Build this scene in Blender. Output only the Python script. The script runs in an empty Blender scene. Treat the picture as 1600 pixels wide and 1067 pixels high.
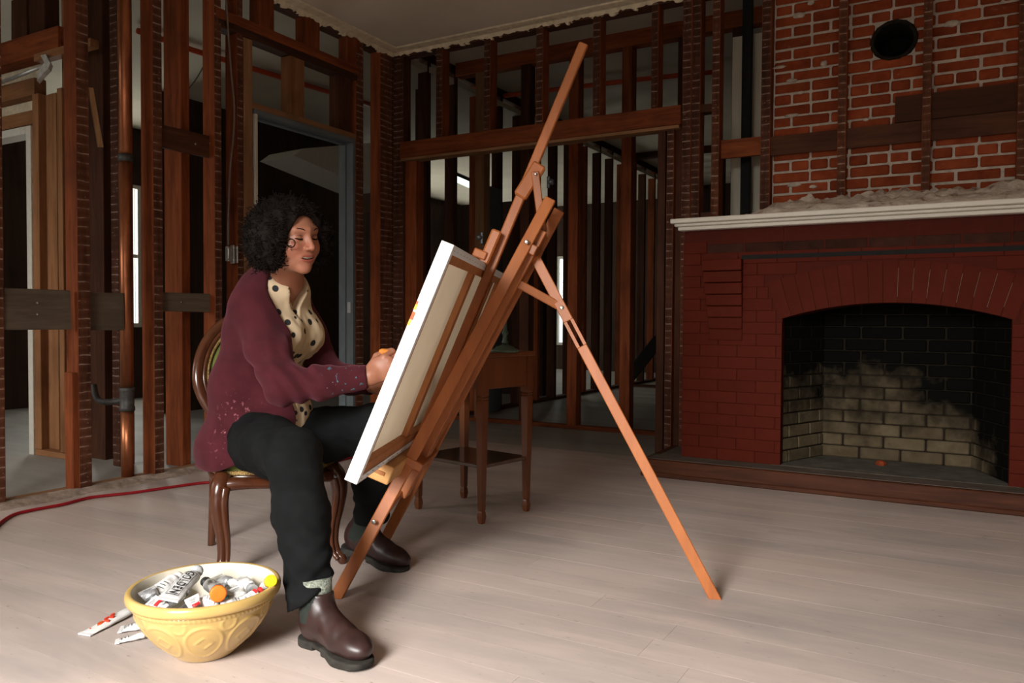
import bpy, bmesh, math, random
import numpy as np
from mathutils import Vector, Matrix, noise as mnoise

# ------------------------------------------------------------------ camera
SC = bpy.context.scene
COL = SC.collection
FPX, YAW, PITCH, ROLL, CAMH = 1232.15, 0.519347, 0.0265854, 0.00570549, 0.90
_cy, _sy, _cp, _sp = math.cos(YAW), math.sin(YAW), math.cos(PITCH), math.sin(PITCH)
VF = Vector((-_sy*_cp, _cy*_cp, -_sp)); _R0 = Vector((_cy, _sy, 0)); _U0 = _R0.cross(VF)
VR = _R0*math.cos(ROLL) + _U0*math.sin(ROLL); VU = _U0*math.cos(ROLL) - _R0*math.sin(ROLL)
CAM = Vector((0, 0, CAMH))
cd = bpy.data.cameras.new('camera'); cam = bpy.data.objects.new('camera', cd); COL.objects.link(cam)
cd.sensor_width = 36.0; cd.lens = FPX/1600*36.0; cd.clip_start = 0.05; cd.clip_end = 200
cam.matrix_world = Matrix(((VR.x, VU.x, -VF.x, 0), (VR.y, VU.y, -VF.y, 0), (VR.z, VU.z, -VF.z, CAMH), (0, 0, 0, 1)))
SC.camera = cam

# ------------------------------------------------------------------ world (overcast sky outside), exposure
w = bpy.data.worlds.new('overcast_sky'); SC.world = w; w.use_nodes = True
bg = w.node_tree.nodes['Background']; bg.inputs[0].default_value = (0.80, 0.88, 0.86, 1); bg.inputs[1].default_value = 1.6
SC.view_settings.view_transform = 'Standard'; SC.view_settings.look = 'None'
SC.view_settings.gamma = 1.0; SC.view_settings.use_curve_mapping = False
SC.view_settings.exposure = 0.0
try:
    SC.cycles.use_denoising = True; SC.cycles.max_bounces = 6; SC.cycles.diffuse_bounces = 4
    SC.cycles.sample_clamp_indirect = 4.0; SC.cycles.caustics_reflective = False; SC.cycles.caustics_refractive = False
except Exception: pass

def daylight(name, loc, rot, sx, sy, power, col=(1, 0.97, 0.93)):
    """daylight entering through one of the window openings"""
    l = bpy.data.lights.new(name, 'AREA'); l.shape = 'RECTANGLE'; l.size = sx; l.size_y = sy; l.energy = power; l.color = col
    o = bpy.data.objects.new(name, l); COL.objects.link(o); o.location = loc; o.rotation_euler = rot
    return o
HALF = math.pi/2
SOUTH = -1.6
# two tall windows in the wall behind the camera, daylight travels towards +Y
TILT = math.radians(44)
o = daylight('daylight_south', (-1.05, SOUTH-0.12, 1.60), (HALF-TILT, 0, 0), 1.15, 1.75, 162); o.data.spread = math.radians(97)
o = daylight('daylight_south', (1.75, SOUTH-0.12, 1.60), (HALF-TILT, 0, 0), 1.05, 1.75, 26); o.data.spread = math.radians(97)
o = daylight('daylight_southwest', (-5.6, -0.65, 1.60), (HALF-TILT, 0, 0), 1.6, 1.6, 44); o.data.spread = math.radians(120)
# windows of the far west rooms, daylight travels towards +X
daylight('daylight_west', (-8.15, 10.4, 1.6), (HALF, 0, -HALF), 3.2, 1.7, 105, (1, 0.98, 0.88))
daylight('daylight_west', (-8.15, 5.2, 1.6), (HALF, 0, -HALF), 1.0, 1.6, 34, (1, 0.98, 0.88))

# ------------------------------------------------------------------ helpers
def ray(x, y): return VF + VR*((x-800)/FPX) - VU*((y-533.5)/FPX)
def at(x, y, d): return CAM + ray(x, y)*d                     # point seen at (x, y), d metres along the view axis
def onX(x, y, X): r = ray(x, y); return CAM + r*(X/r.x)
def onY(x, y, Y): r = ray(x, y); return CAM + r*(Y/r.y)
def onZ(x, y, Z): r = ray(x, y); return CAM + r*((Z-CAMH)/r.z)
RND = random.Random(7)

def link(o, parent=None):
    COL.objects.link(o)
    if parent is not None: o.parent = parent
    return o
def empty(name, loc=(0, 0, 0), rz=0, parent=None):
    o = bpy.data.objects.new(name, None); o.location = loc; o.rotation_euler = (0, 0, rz); o.empty_display_size = 0.1
    return link(o, parent)
def tag(o, label, cat, group=None):
    o['label'] = label; o['category'] = cat
    if group: o['group'] = group
    return o
def struct(name, o=None):
    if o is None: o = empty(name)
    o['kind'] = 'structure'; return o
def mesh_obj(name, verts, faces, mats, parent=None, smooth=False, fmat=None, loc=None):
    me = bpy.data.meshes.new(name)
    verts = np.asarray(verts, dtype=float).reshape(-1, 3)
    if loc is not None: verts = verts - np.asarray(loc, dtype=float)
    me.from_pydata(verts.tolist(), [], [list(map(int, f)) for f in faces])
    if not isinstance(mats, (list, tuple)): mats = [mats]
    for m in mats: me.materials.append(m)
    if fmat is not None: me.polygons.foreach_set('material_index', list(map(int, fmat)))
    if smooth: me.polygons.foreach_set('use_smooth', [True]*len(me.polygons))
    me.update()
    o = bpy.data.objects.new(name, me)
    if loc is not None: o.location = loc
    return link(o, parent)
def bm_obj(name, bm, mats, parent=None, smooth=False, loc=None):
    if loc is not None: bmesh.ops.translate(bm, verts=bm.verts, vec=-Vector(loc))
    bmesh.ops.recalc_face_normals(bm, faces=bm.faces)
    me = bpy.data.meshes.new(name); bm.to_mesh(me); bm.free()
    if not isinstance(mats, (list, tuple)): mats = [mats]
    for m in mats: me.materials.append(m)
    if smooth: me.polygons.foreach_set('use_smooth', [True]*len(me.polygons))
    o = bpy.data.objects.new(name, me)
    if loc is not None: o.location = loc
    return link(o, parent)
BOXF = [(0, 3, 2, 1), (4, 5, 6, 7), (0, 1, 5, 4), (1, 2, 6, 5), (2, 3, 7, 6), (3, 0, 4, 7)]   # z- z+ y- x+ y+ x-
FIDX = {'z-': 0, 'z+': 1, 'y-': 2, 'x+': 3, 'y+': 4, 'x-': 5}
def box(name, x0, x1, y0, y1, z0, z1, mat, parent=None, lath=None, lathmat=None, jit=0.0, bev=0.0):
    if x0 > x1: x0, x1 = x1, x0
    if y0 > y1: y0, y1 = y1, y0
    c = Vector(((x0+x1)/2, (y0+y1)/2, (z0+z1)/2))
    v = [(x0, y0, z0), (x1, y0, z0), (x1, y1, z0), (x0, y1, z0), (x0, y0, z1), (x1, y0, z1), (x1, y1, z1), (x0, y1, z1)]
    if jit: v = [tuple(a+RND.uniform(-jit, jit) for a in p) for p in v]
    mats = [mat]; fm = None
    if lath: mats = [mat, lathmat]; fm = [1 if k in [FIDX[q] for q in lath] else 0 for k in range(6)]
    if bev:
        bm = bmesh.new(); vs = [bm.verts.new(p) for p in v]
        for k, f in enumerate(BOXF):
            fc = bm.faces.new([vs[i] for i in f]); fc.material_index = fm[k] if fm else 0
        bmesh.ops.bevel(bm, geom=bm.edges[:], offset=bev, segments=1, affect='EDGES', profile=0.5)
        return bm_obj(name, bm, mats, parent, loc=c)
    return mesh_obj(name, v, BOXF, mats, parent, fmat=fm, loc=c)
def frame_axes(d, up):
    d = Vector(d).normalized(); s = d.cross(Vector(up))
    if s.length < 1e-5: s = d.cross(Vector((1, 0, 0)))
    s.normalize(); return d, s, s.cross(d).normalized()
def bar_bm(bm, a, b, wid, thk, up, bev=0.003, mi=0):
    """straight bar from a to b: wid along side axis, thk along the up axis"""
    a, b = Vector(a), Vector(b); d, s, u = frame_axes(b-a, up)
    vs = [bm.verts.new(p + s*(sx*wid/2) + u*(su*thk/2)) for p in (a, b) for sx, su in ((-1, -1), (1, -1), (1, 1), (-1, 1))]
    fs = [bm.faces.new([vs[i] for i in f]) for f in ((0, 1, 2, 3), (7, 6, 5, 4), (0, 4, 5, 1), (1, 5, 6, 2), (2, 6, 7, 3), (3, 7, 4, 0))]
    for f in fs: f.material_index = mi
    if bev:
        es = list({e for f in fs for e in f.edges})
        bmesh.ops.bevel(bm, geom=es, offset=bev, segments=1, affect='EDGES', profile=0.5)
def bar(name, a, b, wid, thk, up, mat, parent=None, bev=0.003):
    bm = bmesh.new(); bar_bm(bm, a, b, wid, thk, up, bev)
    return bm_obj(name, bm, mat, parent, loc=(Vector(a)+Vector(b))/2)
def spline(pts, n):
    """Catmull-Rom through pts (rows of any width), n samples per span"""
    P = np.asarray(pts, float); P = np.vstack([2*P[0]-P[1], P, 2*P[-1]-P[-2]]); out = []
    for i in range(1, len(P)-2):
        for t in np.linspace(0, 1, n, endpoint=False):
            a, b, c, d = P[i-1], P[i], P[i+1], P[i+2]
            out.append(0.5*((2*b)+(-a+c)*t+(2*a-5*b+4*c-d)*t*t+(-a+3*b-3*c+d)*t**3))
    out.append(P[-2]); return np.array(out)
def tube_geo(path, rad, seg=10, closed=False, flat=None, cap=True):
    """swept circle (or ellipse when rad has two columns) along path -> verts, faces"""
    path = np.asarray(path, float); n = len(path)
    rad = np.asarray(rad, float)
    if rad.ndim == 0: rad = np.full((n, 2), float(rad))
    elif rad.ndim == 1: rad = np.stack([rad, rad], 1)
    T = np.gradient(path, axis=0)
    if closed: T = np.roll(path, -1, 0)-np.roll(path, 1, 0)
    T /= np.linalg.norm(T, axis=1)[:, None]+1e-12
    ref = np.array(flat if flat is not None else (0, 0, 1.0), float)
    V = []
    prev = None
    for i in range(n):
        if flat is not None: u = ref - T[i]*(ref@T[i])
        else:
            if prev is None:
                ref = np.array((0, 0, 1.0)) if abs(T[i][2]) < 0.9 else np.array((1.0, 0, 0))
                u = ref - T[i]*(ref@T[i])
            else: u = prev - T[i]*(prev@T[i])
        u /= np.linalg.norm(u)+1e-12; prev = u; s = np.cross(T[i], u)
        for k in range(seg):
            a = 2*math.pi*k/seg; V.append(path[i]+s*math.cos(a)*rad[i, 0]+u*math.sin(a)*rad[i, 1])
    Fc = []
    m = n if closed else n-1
    for i in range(m):
        j = (i+1) % n
        for k in range(seg):
            l = (k+1) % seg; Fc.append((i*seg+k, i*seg+l, j*seg+l, j*seg+k))
    if cap and not closed:
        Fc.append(tuple(range(seg-1, -1, -1))); Fc.append(tuple((n-1)*seg+k for k in range(seg)))
    return np.array(V), Fc
def tube(name, path, rad, mat, parent=None, seg=10, closed=False, flat=None, loc=None):
    v, f = tube_geo(path, rad, seg, closed, flat)
    if loc is None: loc = tuple(np.asarray(path).mean(0))
    return mesh_obj(name, v, f, mat, parent, smooth=True, loc=loc)
def lathe_geo(prof, seg=48, fn=None):
    prof = np.asarray(prof, float); n = len(prof); V = []
    for i, (r, z) in enumerate(prof):
        for k in range(seg):
            a = 2*math.pi*k/seg; rr = r + (fn(i, r, z, a) if fn else 0); V.append((rr*math.cos(a), rr*math.sin(a), z))
    Fc = [(i*seg+k, i*seg+(k+1) % seg, (i+1)*seg+(k+1) % seg, (i+1)*seg+k) for i in range(n-1) for k in range(seg)]
    return np.array(V), Fc
def lathe(name, prof, mat, parent=None, seg=48, loc=(0, 0, 0), fn=None):
    v, f = lathe_geo(prof, seg, fn)
    if prof[0][0] > 1e-4: f = [tuple(range(seg-1, -1, -1))]+f
    if prof[-1][0] > 1e-4: f = f+[tuple((len(prof)-1)*seg+k for k in range(seg))]
    o = mesh_obj(name, v, f, mat, parent, smooth=True); o.location = loc; return o
def join_geo(parts):
    V, Fc, o = [], [], 0
    for v, f in parts:
        V.append(np.asarray(v)); Fc += [tuple(i+o for i in q) for q in f]; o += len(v)
    return np.vstack(V), Fc
def copy_tree(o, parent=None):
    c = o.copy(); COL.objects.link(c); c.parent = parent
    for ch in list(o.children): copy_tree(ch, c)
    return c

# ------------------------------------------------------------------ materials
def new_mat(name):
    m = bpy.data.materials.new(name); m.use_nodes = True; nt = m.node_tree
    return m, nt, nt.nodes['Principled BSDF']
def N(nt, t, **kw):
    n = nt.nodes.new(t)
    for k, v in kw.items(): setattr(n, k, v)
    return n
def ramp(nt, stops, src, interp='LINEAR'):
    r = N(nt, 'ShaderNodeValToRGB'); e = r.color_ramp.elements; r.color_ramp.interpolation = interp
    while len(e) > len(stops): e.remove(e[-1])
    while len(e) < len(stops): e.new(0.5)
    for q, (p, c) in zip(e, stops): q.position = p; q.color = (*c[:3], 1) if len(c) >= 3 else (c[0], c[0], c[0], 1)
    nt.links.new(src, r.inputs[0]); return r.outputs[0]
def coords(nt, scale=(1, 1, 1), kind='Object', rnd=True, rot=(0, 0, 0)):
    tc = N(nt, 'ShaderNodeTexCoord'); mp = N(nt, 'ShaderNodeMapping'); mp.inputs['Scale'].default_value = scale; mp.inputs['Rotation'].default_value = rot
    nt.links.new(tc.outputs[kind], mp.inputs[0])
    if rnd:
        oi = N(nt, 'ShaderNodeObjectInfo'); ml = N(nt, 'ShaderNodeMath', operation='MULTIPLY'); ml.inputs[1].default_value = 37.0
        nt.links.new(oi.outputs['Random'], ml.inputs[0]); nt.links.new(ml.outputs[0], mp.inputs['Location'])
    return mp.outputs[0]
def noise(nt, vec, scale, detail=4, rough=0.55, dist=0.0):
    n = N(nt, 'ShaderNodeTexNoise'); n.inputs['Scale'].default_value = scale; n.inputs['Detail'].default_value = detail
    n.inputs['Roughness'].default_value = rough; n.inputs['Distortion'].default_value = dist
    nt.links.new(vec, n.inputs['Vector']); return n.outputs['Fac']
def mix(nt, a, b, fac, mode='MIX'):
    m = N(nt, 'ShaderNodeMix', data_type='RGBA', blend_type=mode)
    for s, v in ((m.inputs[0], fac), (m.inputs[6], a), (m.inputs[7], b)):
        if hasattr(v, 'is_output'): nt.links.new(v, s)
        elif isinstance(v, (int, float)): s.default_value = v
        else: s.default_value = (*v[:3], 1)
    return m.outputs[2]
def math_n(nt, op, a, b=0.0):
    m = N(nt, 'ShaderNodeMath', operation=op)
    for s, v in zip(m.inputs, (a, b)):
        if hasattr(v, 'is_output'): nt.links.new(v, s)
        else: s.default_value = v
    return m.outputs[0]
def bump(nt, b, h, strength=0.3, dist=0.01):
    n = N(nt, 'ShaderNodeBump'); n.inputs['Strength'].default_value = strength; n.inputs['Distance'].default_value = dist
    nt.links.new(h, n.inputs['Height']); nt.links.new(n.outputs[0], b.inputs['Normal'])
def vary(nt, col, amt):
    """per-object brightness variation"""
    oi = N(nt, 'ShaderNodeObjectInfo'); v = math_n(nt, 'MULTIPLY_ADD', oi.outputs['Random'], amt)
    v.node.inputs[2].default_value = 1-amt/2
    h = N(nt, 'ShaderNodeHueSaturation'); nt.links.new(col, h.inputs['Color']); nt.links.new(v, h.inputs['Value']); return h.outputs[0]
def plain(name, col, rough=0.6, metal=0.0, var=0.15, sc=30, bmp=0.0, spec=0.22, amt=0.0, kind='Object'):
    m, nt, b = new_mat(name); v = coords(nt, kind=kind); n = noise(nt, v, sc)
    c = ramp(nt, [(0.3, [x*(1-var) for x in col]), (0.7, [min(1, x*(1+var)) for x in col])], n)
    if amt: c = vary(nt, c, amt)
    nt.links.new(c, b.inputs['Base Color']); b.inputs['Roughness'].default_value = rough; b.inputs['Metallic'].default_value = metal
    b.inputs['Specular IOR Level'].default_value = spec
    if bmp: bump(nt, b, noise(nt, v, sc*2.2, 5), bmp, 0.004)
    return m
def wood(name, dark, light, axis='z', rough=0.75, grain=26, amt=0.35, bmp=0.25, spec=0.14, knots=True):
    m, nt, b = new_mat(name)
    sc = {'x': (0.09, 1, 1), 'y': (1, 0.09, 1), 'z': (1, 1, 0.09)}[axis]
    v = coords(nt, sc); n1 = noise(nt, v, grain, 6, 0.65, 0.6); v2 = coords(nt, (1, 1, 1)); n2 = noise(nt, v2, 2.3, 3)
    c = ramp(nt, [(0.28, dark), (0.5, [(a+c2)/2 for a, c2 in zip(dark, light)]), (0.75, light)], n1)
    c = mix(nt, c, [x*0.45 for x in dark], ramp(nt, [(0.52, (0, 0, 0)), (0.8, (0.65, 0.65, 0.65))], n2), 'MIX')
    if amt: c = vary(nt, c, amt)
    nt.links.new(c, b.inputs['Base Color']); b.inputs['Roughness'].default_value = rough; b.inputs['Specular IOR Level'].default_value = spec
    if bmp: bump(nt, b, n1, bmp, 0.004)
    return m
def lath_mat(name, dark, light, plaster, axis='z', pitch=0.047):
    """stud edge with the ghost marks of removed lath: thin pale plaster lines across, nail stains"""
    m, nt, b = new_mat(name)
    v = coords(nt, {'z': (1, 1, 0.12)}.get(axis, (1, 1, 1))); n1 = noise(nt, v, 22, 6, 0.6, 0.5)
    c = ramp(nt, [(0.3, dark), (0.7, light)], n1)
    tc = N(nt, 'ShaderNodeTexCoord'); sp = N(nt, 'ShaderNodeSeparateXYZ'); nt.links.new(tc.outputs['Object'], sp.inputs[0])
    vv = coords(nt, (1, 1, 1)); nz = noise(nt, vv, 9, 3)
    z = math_n(nt, 'ADD', sp.outputs[{'x': 0, 'y': 1, 'z': 2}[axis]], math_n(nt, 'MULTIPLY', nz, 0.022))
    fr = math_n(nt, 'FRACT', math_n(nt, 'DIVIDE', z, pitch))
    line = ramp(nt, [(0.0, (1, 1, 1)), (0.10, (0.9, 0.9, 0.9)), (0.16, (0, 0, 0))], fr)
    n3 = noise(nt, vv, 14, 4); gate = ramp(nt, [(0.40, (0, 0, 0)), (0.60, (0.85, 0.85, 0.85))], n3)
    f = math_n(nt, 'MULTIPLY', line, gate)
    band = ramp(nt, [(0.0, (0, 0, 0)), (0.5, (0.4, 0.4, 0.4)), (1.0, (0, 0, 0))], fr)
    c = mix(nt, c, [x*0.5 for x in dark], band); c = mix(nt, c, plaster, f)
    n4 = noise(nt, vv, 60, 3); spk = ramp(nt, [(0.66, (0, 0, 0)), (0.75, (0.6, 0.6, 0.6))], n4); c = mix(nt, c, plaster, spk)
    c = vary(nt, c, 0.3); nt.links.new(c, b.inputs['Base Color']); b.inputs['Roughness'].default_value = 0.9; b.inputs['Specular IOR Level'].default_value = 0.1
    bump(nt, b, n1, 0.3, 0.004); return m

M = {}
RD, RL = (0.115, 0.027, 0.009), (0.33, 0.086, 0.027)
for ax in 'xyz':
    M['stud_'+ax] = wood('old_fir_'+ax, RD, RL, ax)
    M['dark_'+ax] = wood('aged_dark_wood_'+ax, (0.040, 0.015, 0.008), (0.105, 0.040, 0.020), ax)
    M['new_'+ax] = wood('newer_fir_'+ax, (0.20, 0.082, 0.032), (0.35, 0.165, 0.075), ax, amt=0.2)
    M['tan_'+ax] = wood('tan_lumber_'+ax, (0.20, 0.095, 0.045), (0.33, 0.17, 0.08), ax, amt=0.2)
M['lath'] = lath_mat('lath_marked_edge', (0.075, 0.028, 0.016), (0.20, 0.075, 0.040), (0.42, 0.31, 0.24))
M['lathd'] = lath_mat('lath_marked_dark', (0.05, 0.02, 0.012), (0.125, 0.05, 0.03), (0.32, 0.24, 0.19))
M['black'] = plain('matte_black', (0.012, 0.011, 0.010), 0.8)
# ================================================================== STRUCTURE
XL, YB, ZC = -3.93, 4.97, 3.0          # room face of the left wall, of the back wall, ceiling height
# ---- floor -------------------------------------------------------
def floor_material(name, base, smudge, amt=0.16):
    m, nt, b = new_mat(name)
    v = coords(nt, (0.16, 1.2, 1)); n1 = noise(nt, v, 14, 6, 0.62, 0.8)
    tc = N(nt, 'ShaderNodeTexCoord'); gm = N(nt, 'ShaderNodeNewGeometry')
    mp = N(nt, 'ShaderNodeMapping'); mp.inputs['Scale'].default_value = (0.45, 1.5, 1); nt.links.new(gm.outputs['Position'], mp.inputs[0])
    n2 = noise(nt, mp.outputs[0], 1.9, 5, 0.6, 0.4); n3 = noise(nt, mp.outputs[0], 0.8, 3, 0.5)
    c = ramp(nt, [(0.25, [x*0.86 for x in base]), (0.6, base), (0.85, [min(1, x*1.08) for x in base])], n1)
    c = mix(nt, c, smudge, ramp(nt, [(0.44, (0, 0, 0)), (0.70, (0.8, 0.8, 0.8))], n2))
    c = mix(nt, c, (base[0]*1.04, base[1]*0.93, base[2]*0.86), ramp(nt, [(0.5, (0, 0, 0)), (0.7, (0.5, 0.5, 0.5))], n3))
    n4 = noise(nt, coords(nt, (0.3, 1, 1)), 90, 2); c = mix(nt, c, (0.10, 0.08, 0.07), ramp(nt, [(0.70, (0, 0, 0)), (0.76, (0.5, 0.5, 0.5))], n4))
    c = vary(nt, c, amt); nt.links.new(c, b.inputs['Base Color']); b.inputs['Roughness'].default_value = 0.55; b.inputs['Specular IOR Level'].default_value = 0.3
    bump(nt, b, n1, 0.10, 0.003); return m
M['plank'] = floor_material('whitewashed_floor_boards', (0.545, 0.455, 0.41), (0.33, 0.29, 0.275), 0.08)
M['greyfloor'] = floor_material('dusty_grey_subfloor', (0.33, 0.315, 0.285), (0.22, 0.21, 0.19), 0.0)
M['gapdark'] = plain('floor_gap_dark', (0.34, 0.28, 0.25), 0.9)

fl = box('floor', XL+0.05, 3.2, SOUTH, YB-0.02, -0.06, -0.012, M['gapdark']); struct('floor', fl)
fl_o = Vector(fl.location)
y = SOUTH; rowi = 0
while y < YB-0.03:
    y1 = min(y+0.133, YB-0.02); x = XL+0.045; cut = XL+0.045 + RND.uniform(0.8, 3.4)
    while x < 3.2:
        x1 = min(cut, 3.2)
        p = box('floor_board', x+0.0003, x1-0.0003, y+0.00035, y1-0.00035, -0.012, RND.uniform(-0.0002, 0.0), M['plank'])
        p.parent = fl; p.matrix_parent_inverse = Matrix.Translation(-fl_o)
        x = x1; cut = x1 + RND.uniform(2.2, 4.2)
    y = y1; rowi += 1
fw = box('floor_west', -8.2, XL-0.13, -0.5, 13.2, -0.06, 0.0, M['greyfloor']); struct('', fw)
fr = box('floor_rear', XL-0.13, 3.2, YB-0.02, 13.2, -0.06, -0.002, M['greyfloor']); struct('', fr)

# ---- ceilings ----------------------------------------------------
M['ceil'] = plain('old_ceiling_paint', (0.70, 0.59, 0.46), 0.9, var=0.07, sc=1.6, bmp=0.1)
M['ceil2'] = plain('grey_plasterboard_ceiling', (0.60, 0.55, 0.44), 0.9, var=0.08, sc=2.0)
M['plaster'] = plain('torn_plaster', (0.78, 0.66, 0.46), 0.95, var=0.15, sc=22, bmp=0.6)
struct('', box('ceiling', XL, 3.2, SOUTH, YB, ZC, ZC+0.05, M['ceil']))
struct('', box('ceiling_west', -8.2, XL-0.10, -0.5, 13.2, ZC+0.03, ZC+0.08, M['ceil2']))
struct('', box('ceiling_rear', XL-0.10, 3.2, YB+0.10, 13.2, 3.20, 3.26, M['ceil2']))
def ragged(name, ax, a0, a1, wall, inward):
    """torn lower lip of the plaster ceiling along a stripped wall: band on the ceiling plus a hanging ragged edge"""
    n = int((a1-a0)/0.018); V = []; Fc = []
    prev = 0
    for i in range(n+1):
        a = a0+(a1-a0)*i/n
        j = 0.55*mnoise.noise((a*9, 3.1, 0)) + 0.45*mnoise.noise((a*31, 7.7, 0)) + 0.35*mnoise.noise((a*70, 1.7, 2))
        hang = 0.022+max(0, 0.040*(j+0.40)); out = 0.012+0.014*j
        prof = [(0.105, ZC-0.001), (0.095, ZC-0.010), (0.02+0.006*j, ZC-0.012-0.004*j), (-out*0.4, ZC-hang), (-0.02-out, ZC-hang+0.008), (-0.03, ZC+0.02)]
        for q, z in prof:
            V.append((wall+inward*q, a, z) if ax == 'y' else (a, wall+inward*q, z))
    k = 6
    for i in range(n):
        for s in range(k-1): Fc.append((i*k+s, i*k+s+1, (i+1)*k+s+1, (i+1)*k+s))
    o = mesh_obj(name, V, Fc, M['plaster']); struct('', o); return o
ragged('trim_1', 'y', SOUTH, YB, XL, 1)
ragged('trim_2', 'x', XL, 3.2, YB, -1)

# ---- shell beyond ------------------------------------------------
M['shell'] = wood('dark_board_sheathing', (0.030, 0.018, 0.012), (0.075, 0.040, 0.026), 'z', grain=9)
M['paint'] = plain('dull_plaster_wall', (0.34, 0.30, 0.25), 0.9, var=0.08, sc=2)
def wall_with_holes(name, axis, pos, thick, a0, a1, z0, z1, holes, mat):
    """vertical wall slab with rectangular window openings: holes = (a0, a1, z0, z1)"""
    As = sorted({a0, a1, *[h[0] for h in holes], *[h[1] for h in holes]}); Zs = sorted({z0, z1, *[h[2] for h in holes], *[h[3] for h in holes]})
    bm = bmesh.new()
    for i in range(len(As)-1):
        for j in range(len(Zs)-1):
            ca, cz = (As[i]+As[i+1])/2, (Zs[j]+Zs[j+1])/2
            if any(h[0] < ca < h[1] and h[2] < cz < h[3] for h in holes): continue
            c = [(As[i], Zs[j]), (As[i+1], Zs[j]), (As[i+1], Zs[j+1]), (As[i], Zs[j+1])]
            P = [((a, p, z) if axis == 'y' else (p, a, z)) for p in (pos, pos+thick) for a, z in c]
            vs = [bm.verts.new(q) for q in P]
            for f in ((0, 1, 2, 3), (7, 6, 5, 4), (0, 4, 5, 1), (1, 5, 6, 2), (2, 6, 7, 3), (3, 7, 4, 0)): bm.faces.new([vs[k] for k in f])
    return struct('', bm_obj(name, bm, mat))
M['glass'], _nt, _b = new_mat('window_pane')
_tr = N(_nt, 'ShaderNodeBsdfTransparent'); _gl = N(_nt, 'ShaderNodeBsdfGlossy'); _gl.inputs['Roughness'].default_value = 0.05
_mx = N(_nt, 'ShaderNodeMixShader'); _mx.inputs[0].default_value = 0.06
_nt.links.new(_tr.outputs[0], _mx.inputs[1]); _nt.links.new(_gl.outputs[0], _mx.inputs[2]); _nt.links.new(_mx.outputs[0], _nt.nodes['Material Output'].inputs[0])
M['trimwhite'] = plain('white_trim_paint', (0.62, 0.58, 0.50), 0.5, var=0.06)
_wn = [0]
def window(axis, pos, a0, a1, z0, z1, parent=None):
    _wn[0] += 1; t = struct('window_%d' % _wn[0]); t.location = ((a0+a1)/2, pos, z0) if axis == 'y' else (pos, (a0+a1)/2, z0)
    def bx(n, s0, s1, q0, q1, th, mat, off=0.0):
        o = (box(n, s0, s1, pos-th/2+off, pos+th/2+off, q0, q1, mat) if axis == 'y' else box(n, pos-th/2+off, pos+th/2+off, s0, s1, q0, q1, mat))
        o.parent = t; o.matrix_parent_inverse = Matrix.Translation(-Vector(t.location)); return o
    f = 0.045
    for q in ((a0, a0+f, z0, z1), (a1-f, a1, z0, z1), (a0+f, a1-f, z0, z0+f), (a0+f, a1-f, z1-f, z1)): bx('window_frame', *q, 0.06, M['trimwhite'])
    zm = (z0+z1)/2; bx('meeting_rail', a0+f, a1-f, zm-0.02, zm+0.02, 0.05, M['trimwhite'])
    bx('pane', a0+f, a1-f, z0+f, zm-0.02, 0.004, M['glass']); bx('pane', a0+f, a1-f, zm+0.02, z1-f, 0.004, M['glass'])
    return t
# room behind the camera: south wall with two windows, east wall
wall_with_holes('wall_front', 'y', SOUTH-0.10, 0.10, XL-0.1, 3.3, -0.06, ZC+0.05, [(-1.62, -0.48, 0.72, 2.48), (1.22, 2.28, 0.72, 2.48)], M['paint'])
window('y', SOUTH-0.05, -1.62, -0.48, 0.72, 2.48); window('y', SOUTH-0.05, 1.22, 2.28, 0.72, 2.48)
struct('', box('wall_right', 3.2, 3.3, SOUTH, 13.2, -0.06, 3.26, M['paint']))
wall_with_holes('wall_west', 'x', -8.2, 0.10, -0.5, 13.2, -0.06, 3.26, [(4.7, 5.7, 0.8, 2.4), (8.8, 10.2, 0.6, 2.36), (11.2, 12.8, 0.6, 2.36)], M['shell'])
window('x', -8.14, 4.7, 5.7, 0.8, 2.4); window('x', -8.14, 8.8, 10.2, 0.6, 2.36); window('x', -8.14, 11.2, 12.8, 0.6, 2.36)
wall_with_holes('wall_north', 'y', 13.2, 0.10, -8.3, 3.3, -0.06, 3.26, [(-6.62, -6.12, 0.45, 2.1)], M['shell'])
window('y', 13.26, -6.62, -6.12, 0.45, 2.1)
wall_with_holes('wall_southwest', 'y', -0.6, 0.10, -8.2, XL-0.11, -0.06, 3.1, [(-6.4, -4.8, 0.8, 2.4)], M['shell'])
window('y', -0.55, -6.4, -4.8, 0.8, 2.4)

# ---- left stud wall ------------------------------------------------
WL = struct('wall_left'); WLo = (XL, 3.0, 0)
WL.location = WLo
def put(o, par):
    o.parent = par; o.matrix_parent_inverse = Matrix.Translation(-Vector(par.location)); return o
def lstud(p0, z0=0.0, z1=ZC+0.03, py=400, wid=None, mat='stud_z', dep=0.105, off=0.0, lath='lath', name='stud'):
    """stud of the left wall; p0 = (left, right) pixel columns of its room-side edge at row py"""
    ya = onX(p0[0], py, XL-off).y; yb = onX(p0[1], py, XL-off).y
    if wid: yb = ya+wid
    return put(box(name, XL-off-dep, XL-off, ya, yb, z0, z1, M[mat], None, lath=['x+'] if lath else None, lathmat=M[lath] if lath else None, jit=0.0015, bev=0.003), WL)
lstud((-12, 6)); lstud((121, 141)); lstud((240, 255)); lstud((336, 347))
lstud((371, 381)); lstud((382, 396), 0, 2.66, lath=None, mat='tan_z')
lstud((556, 568)); lstud((594, 612), dep=0.10); lstud((612, 622), dep=0.05, mat='dark_z', lath='lathd')
# doubled stud foot, plates
lstud((111, 122), 0, 0.62, off=0.01, dep=0.07, lath=None, name='stud_splice')
put(box('sole_plate', XL-0.11, XL-0.004, 1.0, 3.55, 0.0, 0.022, M['tan_y'], jit=0.002), WL)
put(box('top_plate', XL-0.105, XL-0.003, -1.9, YB+0.1, ZC-0.035, ZC+0.03, M['dark_y']), WL)
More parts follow.
